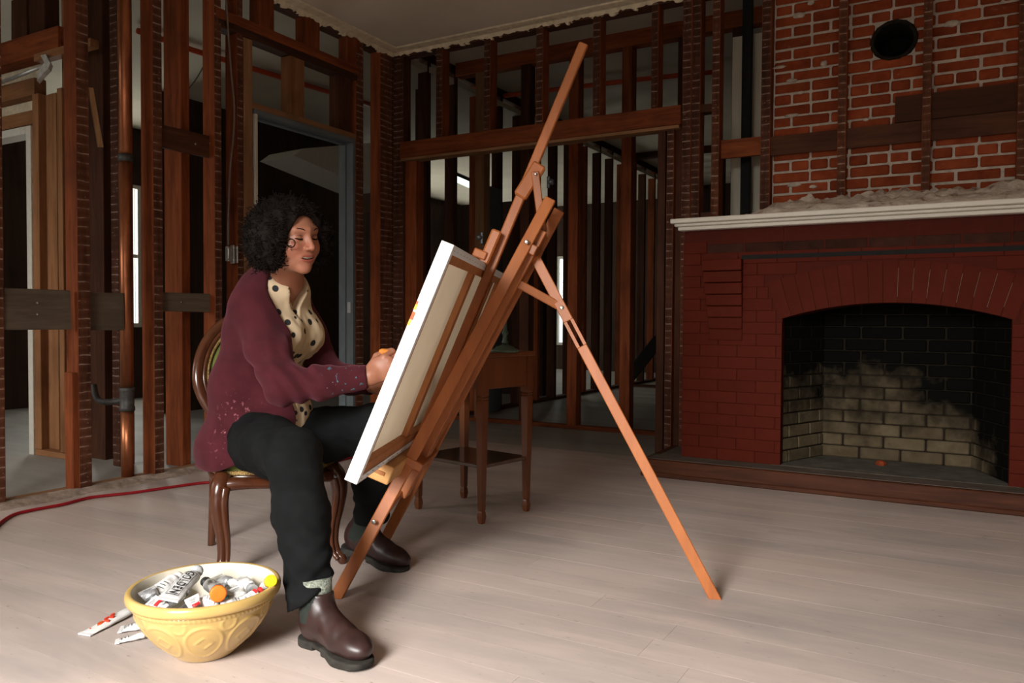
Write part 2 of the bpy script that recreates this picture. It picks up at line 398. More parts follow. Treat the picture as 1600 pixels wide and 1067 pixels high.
# door header (two members) and cripples
zt, zb = 2.775, 2.665
ya, yb = onX(337, 15, XL).y, onX(560, 108, XL).y
put(box('door_header', XL-0.05, XL+0.004, ya, yb, 2.715, zt, M['stud_y'], jit=0.002, bev=0.003), WL)
put(box('door_header', XL-0.10, XL+0.001, ya+0.02, yb-0.01, zb, 2.712, M['dark_y'], jit=0.002, bev=0.003), WL)
for px in ((405, 429, 40), (476, 500, 70), (543, 563, 95)): lstud(px[:2], zt, ZC, py=px[2], lath=None, dep=0.09, name='cripple_stud')
lstud((454, 476), 2.27, zb, py=150, mat='new_z', lath=None, dep=0.09, off=0.005, name='cripple_stud')
lstud((529, 548), 2.27, zb, py=170, mat='dark_z', lath=None, dep=0.09, off=0.005, name='cripple_stud')
ya, yb = onX(398, 171, XL).y, onX(555, 219, XL).y
put(box('head_plate', XL-0.10, XL-0.002, ya-0.03, yb+0.02, 2.235, 2.275, M['tan_y'], bev=0.002), WL)
# high header over the near bay (far left of the picture)
#put(box('bay_header', XL-0.09, XL-0.03, 0.6, onX(100, 45, XL).y, onX(30, 75, XL).z-0.03, onX(30, 75, XL).z+0.05, M['stud_y'], jit=0.002), WL)
# backing boards nailed between the studs
def board(pl, z0, z1, off=0.045, thk=0.022, mat='dark_y', par=WL):
    return put(box('backing_board', XL-off-thk, XL-off, onX(pl[0], 480, XL-off).y, onX(pl[1], 480, XL-off).y, z0, z1, M[mat], jit=0.002, bev=0.002), par)
M['greyboard_y'] = wood('weathered_grey_board', (0.10, 0.075, 0.055), (0.20, 0.155, 0.115), 'y', amt=0.15)
zz = lambda px, py, off=0.045: onX(px, py, XL-off).z
b1 = board((-60, 111), zz(56, 515), zz(56, 452), mat='greyboard_y', off=0.02)
b2 = board((138, 194), zz(165, 516), zz(165, 457), mat='greyboard_y', off=0.06)
b3 = board((255, 332), zz(292, 487), zz(292, 458), mat='greyboard_y')
b4 = board((250, 333), zz(290, 238), zz(290, 203))
M['nail'] = plain('nail_steel', (0.62, 0.60, 0.56), 0.35, 0.9, var=0.1)
def nail(p, r=0.006, par=WL):
    v, f = lathe_geo([(0.0008, 0.006), (r, 0.005), (r, 0.002), (0.002, 0.0), (0.002, -0.02)], 8)
    v = np.stack([v[:, 2], v[:, 0], v[:, 1]], 1)+np.asarray(p); return put(mesh_obj('nail', v, f, M['nail'], smooth=True), par)
for px, py, off in ((58, 473, 0.02), (58, 491, 0.02), (283, 472, 0.045), (305, 225, 0.045), (328, 224, 0.045)): nail(onX(px, py, XL-off))
# rough strip of subfloor edge along the wall foot
M['rubble'] = plain('dusty_floor_edge', (0.36, 0.28, 0.225), 0.95, var=0.35, sc=26, bmp=0.8)
V = []; Fc = []; n = 150
for i in range(n+1):
    yy = 0.9+i*(YB-0.95)/n; j = mnoise.noise((yy*7, 0.3, 1)); j2 = mnoise.noise((yy*23, 5, 2))
    for q, z in ((-0.04, 0.024), (0.0, 0.026+0.006*j2), (0.03+0.012*j, 0.012+0.004*j2), (0.055+0.02*j+0.01*j2, 0.003), (0.07+0.02*j+0.012*j2, -0.006)): V.append((XL+q, yy, z))
for i in range(n):
    for s in range(4): Fc.append((i*5+s, i*5+s+1, (i+1)*5+s+1, (i+1)*5+s))
struct('', mesh_obj('trim_3', V, Fc, M['rubble']))

# ---- doorway in the left wall --------------------------------------
M['jambblue'] = plain('slate_blue_jamb_paint', (0.135, 0.155, 0.165), 0.55, var=0.12, sc=9)
D1 = struct('door_1'); D1.location = (XL, (ya+yb)/2, 0)
put(box('door_head', XL-0.135, XL+0.004, ya, yb, 2.205, 2.235, M['jambblue'], bev=0.002), D1)
put(box('door_jamb', XL-0.135, XL+0.004, yb-0.028, yb, 0, 2.205, M['jambblue'], bev=0.002), D1)
put(box('door_jamb', XL-0.135, XL+0.004, ya, ya+0.022, 0, 2.205, M['trimwhite'], bev=0.002), D1)
put(box('door_stop', XL-0.10, XL-0.06, yb-0.041, yb-0.028, 0, 2.19, M['jambblue'], bev=0.002), D1)
put(box('door_stop', XL-0.10, XL-0.06, ya+0.022, yb-0.041, 2.19, 2.205, M['jambblue'], bev=0.002), D1)
put(box('strike_plate', XL-0.05, XL-0.02, yb-0.0295, yb-0.028, 0.95, 1.03, M['nail']), D1)

# ---- partition beyond the left wall, with white-trimmed doorway ------
YP = 2.93
WP = struct('wall_partition'); WP.location = (-5.0, YP, 0)
def pstud(px, z0=0.0, z1=ZC+0.03, py=600, mat='stud_z', dep=0.10, lath=None, yo=0.0, name='stud'):
    xa, xb = onY(px[0], py, YP+yo).x, onY(px[1], py, YP+yo).x
    return put(box(name, xa, xb, YP+yo, YP+yo+dep, z0, z1, M[mat], None, lath=['y-'] if lath else None, lathmat=M[lath] if lath else None, jit=0.002, bev=0.003), WP)
pstud((55, 64), 0.04, 2.35, mat='new_z', py=650); pstud((66, 92), 0.04, 2.35, mat='new_z', yo=0.05, dep=0.04, py=650); pstud((93, 101), 0.04, 2.35, mat='new_z', py=650)
pstud((101, 108), 0, ZC, mat='tan_z', yo=0.03); pstud((140, 164), 0, ZC, yo=0.12, mat='dark_z'); pstud((175, 187), 0, ZC, lath='lathd', mat='dark_z', yo=0.02)
pstud((258, 285), 0, ZC, yo=0.22, dep=0.06, mat='stud_z')
xa, xb = onY(56, 650, YP).x, onY(104, 650, YP).x
put(box('sole_plate', xa, xb, YP-0.005, YP+0.10, 0, 0.04, M['new_x'], jit=0.003), WP)
xj = onY(46, 450, YP).x
put(box('door_casing', xj-0.004, xj+0.05, YP-0.012, YP+0.10, 0, onY(45, 197, YP).z, M['trimwhite'], bev=0.003), WP)
zj = onY(45, 197, YP).z
put(box('door_casing', -6.6, xj-0.004, YP-0.012, YP+0.10, zj-0.05, zj, M['trimwhite'], bev=0.003), WP)
put(box('door_casing', -6.65, -6.6, YP-0.012, YP+0.10, 0, zj, M['trimwhite'], bev=0.003), WP)
put(box('door_header', -6.7, xj+0.06, YP, YP+0.09, zj+0.01, zj+0.10, M['new_x'], bev=0.003), WP)
z2 = onY(20, 140, YP).z
put(box('blocking', -6.7, xj+0.06, YP+0.01, YP+0.09, z2-0.06, z2+0.05, M['new_x'], bev=0.003), WP)
put(box('wallboard_scrap', -5.85, xj, YP+0.095, YP+0.11, zj+0.1, 2.62, M['plaster']), WP)
z3 = onY(40, 75, YP).z
put(box('bay_header', -6.9, -4.95, YP-0.02, YP+0.09, z3-0.08, z3+0.07, M['stud_x'], bev=0.003), WP)
put(box('bay_header', -5.2, -4.6, YP-0.03, YP+0.03, z3-0.12, z3-0.07, M['new_x'], bev=0.003), WP)
for px in ((17, 22, 30), (45, 50, 30)): pstud((px[0], px[0]+24), z3+0.07, ZC, py=25, mat='dark_z', name='cripple_stud')
# dark closets and stairs further in: back wall of the west rooms and the stair soffit
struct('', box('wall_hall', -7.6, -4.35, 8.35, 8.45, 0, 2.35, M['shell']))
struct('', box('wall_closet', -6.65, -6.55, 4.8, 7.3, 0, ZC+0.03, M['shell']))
S = [onX(459, 243, -5.45), onX(474, 232, -5.45), onX(596, 222, -5.45), onX(604, 296, -5.45), onX(590, 300, -5.45)]
S += [p + Vector((-0.5, 0.05, 0)) for p in S]
struct('', mesh_obj('stair_soffit', S, [(0, 1, 2, 3, 4), (9, 8, 7, 6, 5), (0, 5, 6, 1), (1, 6, 7, 2), (2, 7, 8, 3), (3, 8, 9, 4), (4, 9, 5, 0)], plain('white_soffit_paint', (0.78, 0.75, 0.66), 0.7, var=0.05)))

# ---- back stud wall --------------------------------------------------
WB = struct('wall_back'); WB.location = (-2.7, YB, 0)
def bstud(px, z0, z1, py=120, wid=None, mat='stud_z', dep=0.10, lath='lathd', yo=0.0, Y=None, par=None, name='stud'):
    Y = YB if Y is None else Y
    xa = onY(px[0], py, Y+yo).x; xb = onY(px[1], py, Y+yo).x
    return put(box(name, xa, xb, Y+yo, Y+yo+dep, z0, z1, M[mat], None, lath=['y-'] if lath else None, lathmat=M[lath] if lath else None, jit=0.0015, bev=0.003), par or WB)
hz0, hz1 = 2.165, 2.292
for a, b in ((681, 691), (756, 766), (837, 848), (926, 938), (1017, 1028)): bstud((a, b), hz1, ZC, name='cripple_stud')
put(box('header_beam', onY(626, 236, YB).x, onY(1064, 177, YB).x, YB-0.012, YB+0.09, hz0, hz1, M['stud_x'], jit=0.002, bev=0.004), WB)
put(box('header_pale_strip', onY(628, 248, YB).x, onY(1062, 193, YB).x, YB-0.016, YB+0.085, hz0-0.022, hz0-0.001, M['tan_x'], jit=0.001, bev=0.002), WB)  # paler strip along the underside of the beam
bstud((1066, 1080), 0, ZC, py=150); bstud((1081, 1094), 0, ZC, py=150)
bstud((1025, 1037), 0, hz0, py=500, mat='dark_z', lath=None, yo=0.02); bstud((1039, 1050), 0, hz0, py=500)
bstud((1050, 1062), 0, hz0, py=500, mat='dark_z', lath=None, yo=0.05)
bstud((614, 630), 0, ZC, py=300, mat='dark_z'); bstud((632, 650), 0, hz0, py=400, mat='stud_z', yo=0.03, lath=None)
put(box('top_plate', XL, -1.02, YB, YB+0.10, ZC-0.04, ZC+0.03, M['dark_x']), WB)
put(box('top_plate', XL-0.1, -1.02, YB, YB+0.10, ZC+0.03, 3.2, M['dark_x']), WB)
ZM = 1.505      # top of mantel
bstud((1112, 1124), ZM, ZC, py=150, lath='lath'); bstud((1189, 1204), ZM, ZC, py=150, lath='lathd')
xa, xb = onY(1094, 165, YB).x, onY(1112, 165, YB).x
z = onY(1103, 168, YB).z
put(box('fire_block', xa, xb, YB+0.01, YB+0.09, z-0.025, z+0.025, M['dark_x']), WB)
z0, z1 = onY(1160, 243, YB).z, onY(1160, 214, YB).z
put(box('backing_board', onY(1124, 228, YB).x, onY(1189, 228, YB).x, YB+0.035, YB+0.06, z0, z1, M['stud_x'], jit=0.002), WB)
put(box('fire_block', onY(1094, 320, YB).x, onY(1112, 320, YB).x, YB+0.01, YB+0.09, ZM, ZM+0.09, M['dark_x']), WB)
# pale wallboard of the next room seen between the studs beside the chimney
put(box('wallboard', onY(1143, 200, 5.35).x, onY(1222, 200, 5.35).x, 5.35, 5.37, ZM-0.1, 2.80, M['ceil2']), WB)
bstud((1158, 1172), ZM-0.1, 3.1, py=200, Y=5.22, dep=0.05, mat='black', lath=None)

# plastered stretch of the back wall right of the chimney, beyond the picture
struct('', box('wall_alcove', 0.80, 3.2, YB+0.12, YB+0.22, 0.0, ZC+0.03, M['paint']))
# ---- second stud wall, across the hall -------------------------------
YR = 5.93
W2 = struct('wall_rear'); W2.location = (-2.5, YR, 0)
for a, b, mt in ((648, 660, 'dark_z'), (742, 756, 'tan_z'), (812, 826, 'dark_z'), (887, 902, 'stud_z'), (969, 985, 'stud_z'), (1056, 1070, 'dark_z'), (1140, 1154, 'dark_z')):
    bstud((a, b), 0.03, 3.08, py=400, Y=YR, mat=mt, lath=None, par=W2)
put(box('top_plate', XL-0.06, 0.5, YR, YR+0.10, 3.08, 3.2, M['stud_x']), W2)
put(box('sole_plate', XL-0.06, 0.5, YR, YR+0.10, 0, 0.03, M['stud_x'], jit=0.003), W2)
# wall continuing the left wall into the rear rooms
W3 = struct('wall_rear_left'); W3.location = (-4.05, 8, 0)
yy = 5.15; k = 0
while yy < 13.0:
    mt = 'dark_z' if k % 3 else 'stud_z'
    put(box('stud', -4.13, -4.03, yy, yy+0.055, 0.03, 3.12, M[mt], jit=0.003), W3)
    yy += 0.41; k += 1
put(box('sole_plate', -4.13, -4.03, 5.1, 13.1, 0, 0.03, M['dark_y']), W3)
put(box('top_plate', -4.13, -4.03, 5.1, 13.1, 3.12, 3.2, M['dark_y']), W3)
put(box('post', onX(773, 560, -4.0).x-0.11, -4.0, onX(764, 560, -4.0).y, onX(783, 560, -4.0).y, 0, 2.2, M['jambblue']), W3)
W4 = struct('wall_rear_far'); W4.location = (-1, 10.3, 0)
xx = -4.0; k = 0
while xx < 2.5:
    put(box('stud', xx, xx+0.05, 10.25, 10.35, 0.03, 3.12, M['dark_z' if k % 2 else 'stud_z'], jit=0.003), W4); xx += 0.41; k += 1
put(box('sole_plate', -4.03, 2.6, 10.25, 10.35, 0, 0.03, M['dark_x']), W4)
put(box('top_plate', -4.03, 2.6, 10.25, 10.35, 3.12, 3.2, M['dark_x']), W4)
put(bar('diagonal_brace', onY(1030, 530, 10.22), onY(984, 588, 10.22), 0.05, 0.16, (0, 0, 1), M['black']), W4)
struct('', box('wall_east_room', -1.05, -0.95, 6.2, 10.2, 0, 3.2, M['shell']))
# ================================================================== FIREPLACE AND CHIMNEY
def brick_mat(name, a, bcol, mort, sc=9, amt=0.5, soot=None, rough=0.85):
    m, nt, b = new_mat(name); v = coords(nt, (1, 1, 1)); n = noise(nt, v, sc, 5, 0.6); n2 = noise(nt, v, 55, 3)
    c = ramp(nt, [(0.3, a), (0.7, bcol)], n); c = vary(nt, c, amt)
    if mort is not None: c = mix(nt, c, mort, ramp(nt, [(0.66, (0, 0, 0)), (0.78, (0.6, 0.6, 0.6))], noise(nt, v, 26, 4, 0.7)))
    nt.links.new(c, b.inputs['Base Color']); b.inputs['Roughness'].default_value = rough; b.inputs['Specular IOR Level'].default_value = 0.05
    bump(nt, b, n2, 0.5, 0.004); return m
M['brick'] = brick_mat('chimney_red_brick', (0.18, 0.034, 0.013), (0.31, 0.068, 0.025), (0.30, 0.20, 0.14))
M['mortar'] = plain('lime_mortar', (0.47, 0.40, 0.33), 0.95, var=0.2, sc=30, bmp=0.8)
M['dustmortar'] = plain('dusty_mortar', (0.24, 0.17, 0.13), 0.95)
M['redpaint'] = brick_mat('oxblood_painted_brick', (0.080, 0.0115, 0.0052), (0.096, 0.0140, 0.0065), None, sc=5, amt=0.08, rough=0.6)
M['redjoint'] = plain('oxblood_painted_joint', (0.072, 0.0100, 0.0046), 0.7, var=0.1, spec=0.1)
M['scorched'] = brick_mat('bare_scorched_brick', (0.030, 0.014, 0.010), (0.062, 0.022, 0.014), None, sc=12, amt=0.4)
M['mantelwhite'] = plain('off_white_mantel_paint', (0.74, 0.69, 0.59), 0.5, var=0.06, sc=6)
# soot staining on the firebox: real deposit with its own outline (heavier upwards and towards the middle of the back)
m, nt, b = new_mat('sooty_fire_brick')
v = coords(nt); n = noise(nt, v, 12, 5); c = ramp(nt, [(0.3, (0.090, 0.066, 0.038)), (0.7, (0.150, 0.118, 0.074))], n); c = vary(nt, c, 0.3)
gm = N(nt, 'ShaderNodeNewGeometry'); sp = N(nt, 'ShaderNodeSeparateXYZ'); nt.links.new(gm.outputs['Position'], sp.inputs[0])
nn = noise(nt, gm.outputs['Position'], 4.5, 5, 0.6)
h = math_n(nt, 'ADD', math_n(nt, 'MULTIPLY', sp.outputs[2], 1.7), math_n(nt, 'MULTIPLY', math_n(nt, 'ADD', nn, -0.18), 1.7))
h = math_n(nt, 'ADD', h, math_n(nt, 'MAXIMUM', math_n(nt, 'MULTIPLY', math_n(nt, 'ADD', sp.outputs[0], 0.12), 2.6), 0.0))
c = mix(nt, c, (0.006, 0.0055, 0.0045), ramp(nt, [(0.50, (0, 0, 0)), (0.64, (0.55, 0.55, 0.55)), (0.78, (1, 1, 1))], math_n(nt, 'MULTIPLY', h, 0.5)))
nt.links.new(c, b.inputs['Base Color']); b.inputs['Roughness'].default_value = 0.95; b.inputs['Specular IOR Level'].default_value = 0.03; bump(nt, b, noise(nt, v, 40, 4), 0.6, 0.005); M['fire'] = m
M['firejoint'] = plain('sooty_joint', (0.022, 0.017, 0.012), 0.95, var=0.3, spec=0.03)

YF = 4.55; FX0, FX1 = -1.44, 0.776; OX0, OX1 = -0.872, 0.207; OXC = (OX0+OX1)/2; HZ = 0.10; MB = 1.43
AR = 1.757; AZ = 1.005-AR; AO = AR+0.215; AT = math.tan(math.radians(18.4))
FPL = empty('fireplace', (OXC, YF, 0)); tag(FPL, 'oxblood red painted brick fireplace with white mantel shelf and sooty arched firebox', 'fireplace')
def wob(v, a): return tuple(c+RND.uniform(-a, a) for c in v)
_bc = {}
def brick(name, x0, x1, y0, y1, z0, z1, mat, par, bev=0.006, share=True):
    """one bevelled brick; alike sizes share mesh data"""
    key = (round(x1-x0, 3), round(y1-y0, 3), round(z1-z0, 3), mat.name, bev); c = Vector(((x0+x1)/2, (y0+y1)/2, (z0+z1)/2))
    if key not in _bc:
        bm = bmesh.new(); bmesh.ops.create_cube(bm, size=1.0); bmesh.ops.scale(bm, vec=(x1-x0, y1-y0, z1-z0), verts=bm.verts)
        bmesh.ops.bevel(bm, geom=bm.edges[:], offset=min(bev, (z1-z0)/4, (x1-x0)/4), segments=1, affect='EDGES', profile=0.5)
        me = bpy.data.meshes.new('brick'); bm.to_mesh(me); bm.free(); me.materials.append(mat); _bc[key] = me
    o = bpy.data.objects.new(name, _bc[key]); o.location = c; link(o); return put(o, par)
# backing mass with the opening (joint colour), built as slabs
def slab(name, *a, mat, par=FPL): return put(box(name, *a, mat), par)
slab('backing', FX0+0.004, OX0-0.001, YF+0.004, YF+0.42, HZ, MB, mat=M['redjoint']); slab('backing', OX1+0.001, FX1-0.004, YF+0.004, YF+0.42, HZ, MB, mat=M['redjoint'])
# spandrel above the arch: prism following the arch
n = 28; V = []; Fc = []
for i in range(n+1):
    x = OX0+(OX1-OX0)*i/n; za = AZ+math.sqrt(AR*AR-(x-OXC)**2)
    for yy in (YF+0.004, YF+0.30): V += [(x, yy, za), (x, yy, MB)]
for i in range(n):
    a = i*4; b2_ = a+4
    Fc += [(a, b2_, b2_+1, a+1), (a+2, a+3, b2_+3, b2_+2), (a, a+2, b2_+2, b2_), (a+1, b2_+1, b2_+3, a+3)]
put(mesh_obj('arch_backing', V, Fc, M['redjoint']), FPL)
# painted face bricks, running bond
ch = 0.0665; rows = int((MB-HZ)/ch)
def clip_ranges(x0, x1, cuts):
    segs = [(x0, x1)]
    for c0, c1 in cuts:
        ns = []
        for a, b in segs:
            if c1 <= a or c0 >= b: ns.append((a, b)); continue
            if c0 > a: ns.append((a, c0))
            if c1 < b: ns.append((c1, b))
        segs = ns
    return [(a, b) for a, b in segs if b-a > 0.02]
CX0, CX1 = -1.315, -1.09        # corbel column
BZ0, BZ1 = 1.268, 1.348           # bare band where an older shelf sat
for r in range(rows):
    z0 = HZ+r*ch; z1 = z0+ch; zc = (z0+z1)/2; cuts = []
    if zc < 0.93: cuts.append((OX0, OX1))
    elif z0 < AZ+AO:
        hw = (z0+0.01-AZ)*AT if z0 > 0.9 else 0.55
        s2 = AO*AO-(z0-AZ)**2
        hw = min(max((z1-AZ)*AT, 0.0), math.sqrt(max(s2, 0))); cuts.append((OXC-hw-0.002, OXC+hw+0.002))
    if BZ0 <= zc <= BZ1: cuts.append((-1.30, FX1))
    off = 0.107 if r % 2 else 0.0; x = FX0-off
    while x < FX1:
        for a, b in clip_ranges(max(x, FX0), min(x+0.213, FX1), cuts):
            brick('brick', a+0.0012, b-0.0012, YF-0.0015+RND.uniform(-0.0008, 0.0008), YF+0.07, z0+0.0008, z1-0.0008, M['redpaint'], FPL, 0.0015)
        x += 0.2145
x = -1.30
while x < FX1:
    brick('brick', x+0.002, min(x+0.213, FX1)-0.002, YF+0.001+RND.uniform(-0.001, 0.001), YF+0.06, BZ0-0.0, BZ1, M['scorched'], FPL, 0.004); x += 0.2145
# voussoirs
nv = 17; dth = 2*math.radians(18.4)/nv
for i in range(nv):
    t = -math.radians(18.4)+dth*(i+0.5); hw0 = AR*dth/2-0.0016; hw1 = AO*dth/2-0.0016
    P = []
    for yy in (YF-0.002+RND.uniform(-0.0012, 0.0008), YF+0.10):
        for rr, s in ((AR, -hw0), (AR, hw0), (AO, hw1), (AO, -hw1)):
            P.append((OXC+rr*math.sin(t)+s*math.cos(t), yy, AZ+rr*math.cos(t)-s*math.sin(t)))
    put(mesh_obj('arch_brick', P, [(0, 1, 2, 3), (7, 6, 5, 4), (0, 4, 5, 1), (1, 5, 6, 2), (2, 6, 7, 3), (3, 7, 4, 0)], M['redpaint'], loc=np.mean(P, 0)), FPL)
# bare mortar showing between the right-hand voussoirs
for i in range(9, nv):
    t = -math.radians(18.4)+dth*i; r0_, r1_ = AR+RND.uniform(0.02, 0.07), AO-RND.uniform(0.01, 0.05)
    P = [(OXC+rr*math.sin(t)+s*math.cos(t), yy, AZ+rr*math.cos(t)) for yy in (YF-0.0034, YF+0.01) for rr, s in ((r0_, -0.0008), (r0_, 0.0008), (r1_, 0.0008), (r1_, -0.0008))]
    put(mesh_obj('mortar_line', P, [(0, 1, 2, 3), (7, 6, 5, 4), (0, 4, 5, 1), (1, 5, 6, 2), (2, 6, 7, 3), (3, 7, 4, 0)], M['dustmortar'], loc=np.mean(P, 0)), FPL)
slab('soot_shadow_strip', -1.10, FX1-0.01, YF-0.003, YF+0.02, BZ0-0.014, BZ0+0.010, mat=M['black'])  # soot and recess shadow below the band, painted as one black strip
# corbel courses that carried the old shelf, stepping out upwards
for k in range(7):
    z1 = 1.255-k*ch; out = 0.050-0.0068*k
    brick('corbel_brick', CX0+0.006*k, CX1, YF-out, YF+0.02, z1-ch+0.004, z1, M['redpaint'], FPL, 0.003)
# firebox: back, two splayed sides, floor
FD = 0.46; bx0, bx1 = OX0+0.16, OX1-0.16
slab('firebox_back', bx0-0.04, bx1+0.04, YF+FD+0.012, YF+FD+0.05, HZ-0.02, 1.25, mat=M['firejoint'])
r = 0; z = HZ
while z < 1.15:
    x = bx0-(0.11 if r % 2 else 0.02)
    while x < bx1:
        a, b = max(x, bx0-0.02), min(x+0.213, bx1+0.02)
        if b-a > 0.03: brick('fire_brick', a+0.0025, b-0.0025, YF+FD+RND.uniform(-0.004, 0.006), YF+FD+0.02, z+0.0025, z+0.068, M['fire'], FPL, 0.006)
        x += 0.218
    z += 0.0705; r += 1
for sgn, xo, xi in ((1, OX0, bx0), (-1, OX1, bx1)):
    p0, p1 = Vector((xo, YF+0.07, 0)), Vector((xi, YF+FD+0.01, 0)); d = (p1-p0); L = d.length; d.normalize(); ang = math.atan2(d.y, d.x)
    nrm = Vector((d.y, -d.x, 0))*(1 if sgn > 0 else -1)
    for k in range(15):
        z = HZ+k*0.0705; s = -0.06 if k % 2 else -0.16
        while s < L:
            a, b = max(s, -0.06), min(s+0.213, L)
            if b-a > 0.03:
                me_key = ('side', round(b-a, 3))
                bm = bmesh.new(); bmesh.ops.create_cube(bm, size=1.0); bmesh.ops.scale(bm, vec=(b-a-0.007, 0.06, 0.063), verts=bm.verts)
                bmesh.ops.bevel(bm, geom=bm.edges[:], offset=0.005, segments=1, affect='EDGES', profile=0.5)
                o = bm_obj('fire_brick', bm, M['fire']); o.location = p0+d*((a+b)/2)-nrm*0.03+Vector((0, 0, z+0.035)); o.rotation_euler = (0, 0, ang); put(o, FPL)
            s += 0.218
    q = [p0-d*0.06-nrm*0.012, p1-nrm*0.012, p1-nrm*0.09, p0-d*0.06-nrm*0.09]
    put(mesh_obj('firebox_side', [(p.x, p.y, zz_) for zz_ in (HZ-0.02, 1.25) for p in q], BOXF, M['firejoint']), FPL)
slab('firebox_roof', OX0, OX1, YF+0.29, YF+FD+0.05, 1.15, 1.25, mat=M['firejoint'])
M['ash'] = plain('ashy_hearth_floor', (0.11, 0.10, 0.08), 0.95, var=0.35, sc=10, bmp=0.5)
slab('firebox_floor', OX0-0.05, OX1+0.05, YF+0.0, YF+FD+0.02, 0.0, HZ+0.002, mat=M['ash'])
V, Fc = lathe_geo([(0.001, 0.03), (0.02, 0.026), (0.03, 0.012), (0.026, 0.0)], 7); V += np.asarray(onZ(1376, 727, HZ)); put(mesh_obj('brick_shard', V, Fc, M['brick']), FPL)
# hearth slab with timber border
M['hearthtop'] = plain('dusty_hearth_slab', (0.115, 0.088, 0.07), 0.9, var=0.25, sc=7, bmp=0.3)
HTH = empty('hearth', ((-1.62+0.9)/2, 4.42, 0)); tag(HTH, 'low raised hearth with dark timber border under the red fireplace', 'hearth')
put(box('hearth_slab', -1.60, 0.90, 4.40, YF+0.003, 0.0, HZ, M['hearthtop']), HTH)
M['hearthwood'] = wood('varnished_hearth_border', (0.036, 0.011, 0.005), (0.095, 0.030, 0.012), 'x', rough=0.5, amt=0.1)
put(box('border_board', -1.62, 0.92, 4.365, 4.40, 0.016, HZ-0.002, M['hearthwood'], bev=0.004), HTH)
put(box('border_moulding', -1.62, 0.92, 4.350, 4.366, 0.0, 0.026, M['hearthwood'], bev=0.005), HTH)
put(box('border_board', -1.62, -1.585, 4.40, YB-0.02, 0.0, HZ-0.002, M['hearthwood'], bev=0.004), HTH)
put(box('hearth_slab', -1.585, FX0-0.002, YF+0.003, YB-0.02, 0.0, HZ-0.006, M['hearthtop']), HTH)
# mantel shelf, stepped profile
MT = empty('mantel', (OXC, YF, MB)); MT.parent = FPL; MT.matrix_parent_inverse = Matrix.Translation(-Vector(FPL.location))
def mput(o): o.parent = MT; o.matrix_parent_inverse = Matrix.Translation(-Vector(FPL.location)-(Vector(MT.location)-Vector((0, 0, 0)))+Vector(FPL.location)); return o
ZMT = ZM-0.012
for nm, ex, fy, z0, z1 in (('shelf_board', 0.045, 0.115, ZMT-0.026, ZMT), ('cove_moulding', 0.030, 0.085, ZMT-0.042, ZMT-0.026), ('bed_moulding', 0.016, 0.060, MB, ZMT-0.042)):
    mput(box(nm, FX0-ex, FX1+ex, YF-fy, YF+0.40, z0, z1, M['mantelwhite'], bev=0.004))

# chimney above the mantel
CH = empty('chimney', (-0.35, 5.02, ZM)); tag(CH, 'exposed red brick chimney with flue hole rising above the mantel', 'chimney')
YK = 5.02; KX0, KX1 = -1.035, 0.78; HX, HZC, HR = -0.372, 2.512, 0.106
def kp(o): return put(o, CH)
# mortar core with round flue hole
n = 40; V = []; Fc = []
ring = [(HX+HR*math.cos(2*math.pi*k/n)*1.0, HZC+HR*0.92*math.sin(2*math.pi*k/n)) for k in range(n)]
def sq(k):
    a = 2*math.pi*k/n; c, s = math.cos(a), math.sin(a); t = min((KX1-HX if c > 0 else HX-KX0)/max(abs(c), 1e-6), (3.0-HZC if s > 0 else HZC-1.4)/max(abs(s), 1e-6)); return (HX+c*t, HZC+s*t)
for k in range(n):
    V += [(ring[k][0], YK+0.007, ring[k][1]), (sq(k)[0], YK+0.007, sq(k)[1]), (ring[k][0], YK+0.28, ring[k][1])]
for k in range(n):
    l = (k+1) % n; Fc += [(3*k, 3*l, 3*l+1, 3*k+1)]
kp(mesh_obj('mortar_bed', [V[3*k+j] for k in range(n) for j in (0, 1)], [(2*k, 2*((k+1) % n), 2*((k+1) % n)+1, 2*k+1) for k in range(n)], M['mortar']))
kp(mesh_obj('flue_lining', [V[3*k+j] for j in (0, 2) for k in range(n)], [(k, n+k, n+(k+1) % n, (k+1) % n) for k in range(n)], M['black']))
# corner fillers so the square outline is complete
kp(box('chimney_core', KX0+0.005, KX1, YK+0.012, YK+0.02, 1.40, HZC-HR-0.02, M['mortar'])); kp(box('chimney_core', KX0+0.005, KX1, YK+0.012, YK+0.02, HZC+HR+0.02, 3.0, M['mortar']))
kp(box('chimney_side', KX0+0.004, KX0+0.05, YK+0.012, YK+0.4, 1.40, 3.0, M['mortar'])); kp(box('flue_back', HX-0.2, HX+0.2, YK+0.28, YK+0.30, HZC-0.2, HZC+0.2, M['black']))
V, Fc = tube_geo([(HX+HR*1.06*math.cos(t), YK+0.004, HZC+HR*0.98*math.sin(t)) for t in np.linspace(0, 2*math.pi, 48, endpoint=False)], [0.012+0.006*mnoise.noise((i*0.7, 0, 3)) for i in range(48)], 8, closed=True)
kp(mesh_obj('flue_collar', V, Fc, M['firejoint'], smooth=True))
z = 1.61; r = 0
